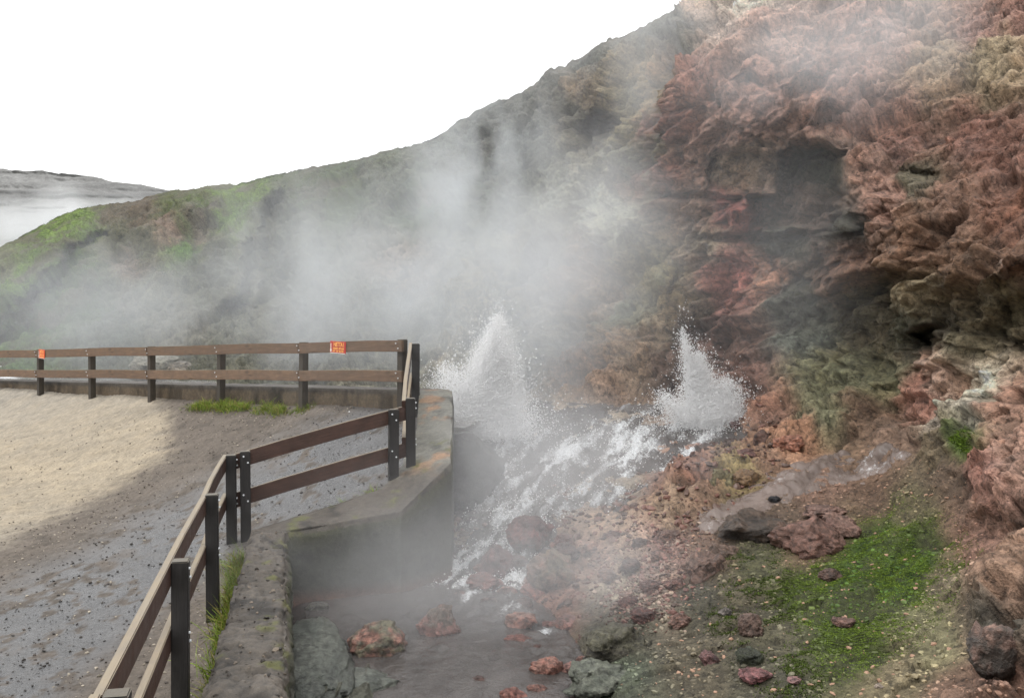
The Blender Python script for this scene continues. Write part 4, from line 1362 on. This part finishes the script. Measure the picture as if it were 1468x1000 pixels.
def water(name, label, poly, rise, foam, tint, flat_pool=True, soft=26):
    x0, x1 = min(p[0] for p in poly) - 20, max(p[0] for p in poly) + 20
    y0, y1 = min(p[1] for p in poly) - 20, max(p[1] for p in poly) + 20
    ii = np.nonzero((cols_px > x0) & (cols_px < x1))[0]
    ii = ii[::1]
    cx = cols_px[ii]
    yy = np.arange(y0, y1, 2.2)
    X, Y = np.meshgrid(cx, yy, indexing='ij')
    x, y = X.ravel(), Y.ravel()
    if flat_pool:
        d = depth0(x, y)
        p = unproj(x, y, d)
        sd = poly_sdf(x, y, poly)
    else:
        J = [np.nonzero((PY[i0] > y0) & (PY[i0] < y1))[0] for i0 in ii]
        j0, j1 = min(a.min() for a in J), max(a.max() for a in J) + 1
        yy = np.arange(j0, j1)
        gidx = (ii[:, None] * NJ + yy[None]).ravel()
        x, y, p = px[gidx], py[gidx], PS[gidx].copy()
        sd = poly_sdf(x + 10 * fbm(np.stack([x / 22, y / 12, 0 * x], 1), 3, 990), y, poly)
    up = np.clip(sd / soft, -1.5, 1) * rise - (0 if flat_pool else .03 * sstep(4, -8, sd))
    flow = np.stack([(x * .78 - y * .62) / 60, (x * .62 + y * .78) / 14, 0 * x], 1)
    streak = fbm(flow, 5, 950, .6)
    f = np.zeros(len(x))
    for fx_, fy_, r, s in foam:
        f += s * np.exp(-((x - fx_) ** 2 + (y - fy_) ** 2 * 1.7) / (r * r))
    f = np.clip(f, 0, 1.1)
    turb = np.clip(f, 0, 1) * .075 + .03 * (1 - .75 * sstep(800, 850, y))
    if flat_pool:
        pl = sstep(790, 850, y)
        p[:, 2] = p[:, 2] * (1 - pl) + pl * np.minimum(p[:, 2] + .3, -.385)
        steep = (1 - pl)
        p[:, 2] += .03 * steep * streak
    p[:, 2] += up + turb * fbm(p * 6, 4, 960, .6) + .008 * fbm(p * 3, 3, 970)
    fine = fbm(np.stack([(x * .78 - y * .62) / 22, (x * .62 + y * .78) / 8, 0 * x], 1), 4, 955, .65)
    f = f * np.clip(.5 + .75 * streak + .75 * fine, 0, 1.1)
    f = np.clip(f, 0, 1)
    c = srgb_np(tint)[None] * (1 + .35 * streak + .3 * fine)[:, None]
    fc = grid_faces(len(cx), len(yy))
    keepf = sd[fc].min(1) > (-14 if flat_pool else -9)
    keepf &= ~((x[fc].min(1) < 655) & (y[fc].min(1) < 690))
    o = mesh_np(name, p, fc[keepf], M['water'], cols=np.clip(c, .01, .8), attrs={'foam': f})
    return tag(o, label, 'water', kind='structure'), p, f, x, y, sd


STREAM = [(655, 640), (680, 600), (740, 585), (800, 585), (880, 590), (960, 592), (1075, 592), (1066, 622), (1000, 660), (935, 700), (885, 738), (810, 742), (795, 765), (806, 800), (775, 835), (835, 885), (880, 950), (880, 1100), (400, 1100), (415, 860), (655, 800)]
ws, wp, wf, wxx, wyy, wsd = water('stream', 'steaming brown stream running from the boiling springs down into the pool', STREAM, .055, FOAM, (78, 74, 72))
water('side_stream', 'thin side stream crossing the slope below the cliff', SIDE, .022, [(1255, 652, 30, .8), (1285, 645, 20, .9), (1018, 752, 22, .95), (1180, 670, 40, .45), (1130, 690, 40, .6), (1220, 665, 40, .7)], (116, 104, 98), False, 14)
# pool behind the far wall
bm = bmesh.new()
a, b = dxy(-.3, .5), dxy(14, .5)
vs = [bm.verts.new(q) for q in ((a[0], a[1], .86), (b[0], b[1], .45), (b[0] + 4, b[1] + 8, .45), (a[0] + 1.5, a[1] + 6, .86))]
bm.faces.new(vs)
bmesh.ops.subdivide_edges(bm, edges=bm.edges[:], cuts=60, use_grid_fill=True)
me = bm
for v in bm.verts:
    v.co.z += random.uniform(-.01, .01)
o = mesh_bm('pool_water', bm, M['water'])
me = o.data
ca = me.color_attributes.new('Col', 'FLOAT_COLOR', 'POINT')
co = np.zeros(len(me.vertices) * 3)
me.vertices.foreach_get('co', co)
co = co.reshape(-1, 3)
c4 = np.ones((len(co), 4), np.float32)
c4[:, :3] = srgb_np((128, 126, 124))
ca.data.foreach_set('color', c4.ravel())
fa = me.attributes.new('foam', 'FLOAT', 'POINT')
pxx = co[:, 0] / co[:, 1] * F + 734
fa.data.foreach_set('value', np.clip(np.exp(-((pxx - 375) / 30) ** 2) + np.exp(-((pxx - 10) / 30) ** 2), 0, 1).astype(np.float32))
tag(o, 'steaming water behind the far wall', 'water', kind='structure')


# ------------------------------------------------------------------ boiling water jets
OCT = (np.array([[1, 0, 0], [-1, 0, 0], [0, 1, 0], [0, -1, 0], [0, 0, 1], [0, 0, -1]], float),
       np.array([[0, 2, 4], [2, 1, 4], [1, 3, 4], [3, 0, 4], [2, 0, 5], [1, 2, 5], [3, 1, 5], [0, 3, 5]]))


def drops(name, pos, size, parent=None):
    v, f = OCT
    n = len(pos)
    st = RNG.uniform(.8, 1.25, (n, 1, 3))
    p = v[None] * st * size[:, None, None] + pos[:, None]
    fc = (f[None] + (np.arange(n) * 6)[:, None, None]).reshape(-1, 3)
    return mesh_np(name, p.reshape(-1, 3), fc, M['drops'], parent, smooth=True)


def jet(label, base_px, base_py, d, spouts, n_core, n_spray, seed):
    """spouts: (root px offset, apex px, apex py, spread, share): fountains of drops thrown from the spring."""
    rng = np.random.default_rng(seed)
    e = empty('water_jet', at(base_px, base_py, d), label, 'water jet', 'boiling water jets')
    org = np.array(at(base_px, base_py, d))
    sc = d / F

    def throw(n, wide, tail):
        out = []
        for (rx, apx, apy, spread, share) in spouts:
            m = int(n * share)
            # height along the spout, dense low, thin high
            u = rng.beta(1.0, tail, m)
            lean = (apx - base_px - rx) * sc
            hh = (base_py - apy) * sc
            wid = spread * sc * wide
            r = rng.normal(0, 1, (m, 2))
            taper = (1 - u) ** .55 * .85 + .15
            x = rx * sc + lean * u ** 1.2 + r[:, 0] * wid * taper
            y = r[:, 1] * wid * taper * .6
            z = hh * u + rng.normal(0, .03, m)
            out.append(np.stack([x, y, np.clip(z - np.abs(rng.normal(0, .05, m)) * (u < .15), -.25, None)], 1))
        return np.concatenate(out)
    c = throw(n_core, .58, 1.75)
    drops('water_column', c, .0026 + .0042 * rng.random(len(c)) ** 2, e)
    s = throw(n_spray, 1.05, 1.3)
    s += rng.normal(0, .06, s.shape)
    s[:, 2] = np.clip(s[:, 2] * rng.uniform(.9, 1.22, len(s)), -.05, None)
    drops('spray', s, .003 + .009 * rng.random(len(s)) ** 4, e)
    return e


jet('tall white boiling water jet just right of the wall end', 690, 618, 13.5,
    [(10, 716, 450, 36, .40), (-5, 706, 478, 44, .24), (-25, 640, 520, 46, .16), (30, 724, 495, 36, .26), (-4, 690, 540, 74, .24)], 125000, 11000, 1)
jet('lower spreading boiling water jet against the red cliff', 1015, 606, 12.9,
    [(-14, 977, 468, 15, .15), (-2, 1000, 504, 26, .33), (22, 1040, 540, 34, .20), (-26, 945, 560, 30, .07), (14, 1030, 562, 62, .25)], 90000, 9000, 2)
# splashes along the cascade
w = np.clip(wf - .22, 0, None) * (wsd > -2) * (wyy < 860)
k = RNG.choice(len(wxx), 6500, p=w / w.sum())
sp = wp[k] + np.stack([RNG.normal(0, .012, len(k)), RNG.normal(0, .012, len(k)), np.abs(RNG.normal(0, .028, len(k)))], 1)
o = drops('splash', sp, .003 + .008 * RNG.random(len(k)) ** 2.5)
tag(o, 'white splashes and foam flecks along the cascade', 'splash', kind='stuff')


# ------------------------------------------------------------------ steam
def steam(name, label, c, rad, dens, scale, thr, seed, tilt=0.0, gain=3.0, stretch=(1, 1, .7), colr_=(.95, .96, .98, 1), step=1.0, fall=.9):
    bm = bmesh.new()
    bmesh.ops.create_icosphere(bm, subdivisions=3, radius=1)
    t = NT('steam ' + str(seed))
    tc = t.n('ShaderNodeTexCoord').outputs['Object']
    ln = t.n('ShaderNodeVectorMath', operation='LENGTH')
    t.l(tc, ln.inputs[0])
    fo = t.remap(ln.outputs['Value'], 1.0 - fall, .97, 1, 0)
    geo = t.n('ShaderNodeNewGeometry').outputs['Position']
    mp = t.n('ShaderNodeMapping')
    mp.inputs['Location'].default_value = (seed * 3.7, seed * 1.9, -seed * 2.3)
    mp.inputs['Rotation'].default_value = (0, tilt, 0)
    mp.inputs['Scale'].default_value = stretch
    t.l(geo, mp.inputs[0])
    nz = t.noise(mp.outputs[0], scale, 4, .62, .7)
    # noise eats in from the rim: density = falloff * ramp(noise + falloff)
    a = t.math('ADD', nz, t.math('MULTIPLY', fo, .28))
    a = t.remap(a, thr + .06, thr + .34, 0, 1)
    dn = t.math('MULTIPLY', t.math('MULTIPLY', a, fo), dens * gain)
    v = t.n('ShaderNodeVolumePrincipled')
    v.inputs['Color'].default_value = colr_
    v.inputs['Anisotropy'].default_value = .1
    t.l(dn, v.inputs['Density'])
    t.l(v.outputs[0], t.out.inputs['Volume'])
    try:
        t.m.cycles.volume_step_rate = step
    except Exception:
        pass
    o = mesh_bm(name, bm, t.m, smooth=True)
    o.location = c
    o.scale = rad
    o.rotation_euler = (0, tilt, 0)
    return tag(o, label, 'steam', kind='stuff')


steam('steam', 'broad bank of steam rising behind the far fence', at(520, 410, 19.5), (5.2, 3.0, 3.5), .24, .42, .49, 1, tilt=R(20), colr_=(.87, .90, .93, 1))
steam('steam', 'dense steam column drifting up from behind the wall end', at(665, 300, 17.5), (1.9, 1.5, 3.8), .58, .5, .465, 2, tilt=R(14), colr_=(.87, .90, .93, 1))
steam('steam', 'steam cloud behind the tall water jet', at(800, 490, 15.5), (3.0, 1.0, 2.2), .46, .5, .42, 3, tilt=R(20), colr_=(.87, .90, .93, 1))
steam('steam', 'thin steam over the cascade between the jets', at(800, 660, 10.9), (2.5, .9, 1.2), .26, .7, .42, 4)
steam('steam', 'thin steam drifting over the calm pool', at(650, 830, 8.6), (2.4, 1.4, 1.4), .12, .9, .42, 5)
steam('steam', 'thin steam trailing over the boulders and scree at the right bank of the pool', at(850, 810, 8.3), (1.3, .8, .9), .16, 1.0, .44, 15)
steam('steam', 'steam wisps blowing over the top of the red cliff', at(1190, 60, 12.0), (3.0, .9, 1.4), .22, .6, .46, 6, tilt=R(-15))
steam('steam', 'faint steam in front of the dark cave', at(1130, 380, 11.6), (1.6, .6, 1.9), .05, .8, .44, 7)
steam('steam', 'steam creeping over the grey middle cliff', at(860, 330, 14.1), (2.0, .9, 2.2), .30, .55, .45, 8, tilt=R(30))
steam('steam', 'low steam along the far slope at the left', at(170, 450, 22), (5.8, 2.5, 2.6), .10, .45, .46, 9, colr_=(.87, .90, .93, 1))
steam('steam', 'mist in the valley before the distant hill', at(60, 330, 62), (11, 5, 3.6), .12, .12, .40, 10)
steam('steam', 'steam passing over the upper ridge', at(920, 80, 16.5), (2.6, 1.0, 2.0), .26, .45, .45, 11, tilt=R(25))
steam('haze', 'thin haze hanging between the viewing place and the cliff', at(950, 330, 12.6), (7.5, 1.6, 4.6), .018, .25, .05, 12)

# ------------------------------------------------------------------ light, sky, camera
SUN_E, SUN_R = R(58), R(-35)
W = bpy.data.worlds.new('World')
S.world = W
W.use_nodes = True
nt = W.node_tree
nt.nodes.clear()
ow = nt.nodes.new('ShaderNodeOutputWorld')
bg = nt.nodes.new('ShaderNodeBackground')
sky = nt.nodes.new('ShaderNodeTexSky')
sky.sky_type = 'NISHITA'
sky.sun_disc = False
sky.sun_elevation = SUN_E
sky.sun_rotation = SUN_R
# a closed cloud layer, brighter overhead, over the clear sky
tcw = nt.nodes.new('ShaderNodeTexCoord')
nzw = nt.nodes.new('ShaderNodeTexNoise')
nzw.inputs['Scale'].default_value = 1.8
nzw.inputs['Detail'].default_value = 5
nt.links.new(tcw.outputs['Generated'], nzw.inputs['Vector'])
sep = nt.nodes.new('ShaderNodeSeparateXYZ')
nt.links.new(tcw.outputs['Generated'], sep.inputs[0])
mr = nt.nodes.new('ShaderNodeMapRange')
nt.links.new(sep.outputs[2], mr.inputs[0])
mr.inputs[1].default_value, mr.inputs[2].default_value = 0.0, 1.0
mr.inputs[3].default_value, mr.inputs[4].default_value = 14.5, 22.0
mr2 = nt.nodes.new('ShaderNodeMapRange')
nt.links.new(nzw.outputs['Fac'], mr2.inputs[0])
mr2.inputs[1].default_value, mr2.inputs[2].default_value = .3, .7
mr2.inputs[3].default_value, mr2.inputs[4].default_value = .96, 1.06
mul = nt.nodes.new('ShaderNodeMath')
mul.operation = 'MULTIPLY'
nt.links.new(mr.outputs[0], mul.inputs[0])
nt.links.new(mr2.outputs[0], mul.inputs[1])
cc = nt.nodes.new('ShaderNodeCombineColor')
for k in range(3):
    nt.links.new(mul.outputs[0], cc.inputs[k])
mxw = nt.nodes.new('ShaderNodeMix')
mxw.data_type = 'RGBA'
mxw.inputs[0].default_value = .94
nt.links.new(sky.outputs[0], mxw.inputs[6])
nt.links.new(cc.outputs[0], mxw.inputs[7])
nt.links.new(mxw.outputs[2], bg.inputs[0])
bg.inputs[1].default_value = .1
nt.links.new(bg.outputs[0], ow.inputs[0])

sl = bpy.data.lights.new('Sun', 'SUN')
sl.energy = 1.5
sl.angle = R(22)
sl.color = (1, .97, .93)
so = bpy.data.objects.new('Sun', sl)
COL.objects.link(so)
dirv = Vector((math.sin(SUN_R) * math.cos(SUN_E), math.cos(SUN_R) * math.cos(SUN_E) * -1 * 0.6, math.sin(SUN_E)))
so.rotation_euler = dirv.to_track_quat('Z', 'Y').to_euler()

cam = bpy.data.cameras.new('Camera')
cam.sensor_width = 36
cam.lens = 36
cam.shift_y = -(500 - HY) / F
cam.clip_end = 5000
cam.clip_start = .05
co_ = bpy.data.objects.new('Camera', cam)
co_.location = (0, 0, HC)
co_.rotation_euler = (R(90), 0, 0)
COL.objects.link(co_)
S.camera = co_

S.render.engine = 'CYCLES'
S.view_settings.view_transform = 'Standard'
S.view_settings.look = 'None'
S.view_settings.exposure = 0
S.cycles.use_denoising = True
try:
    S.cycles.denoiser = 'OPENIMAGEDENOISE'
except Exception:
    pass
S.cycles.max_bounces = 8
S.cycles.diffuse_bounces = 6
S.cycles.volume_bounces = 2
S.cycles.transparent_max_bounces = 32
S.cycles.volume_max_steps = 256
S.cycles.volume_step_rate = 1.4
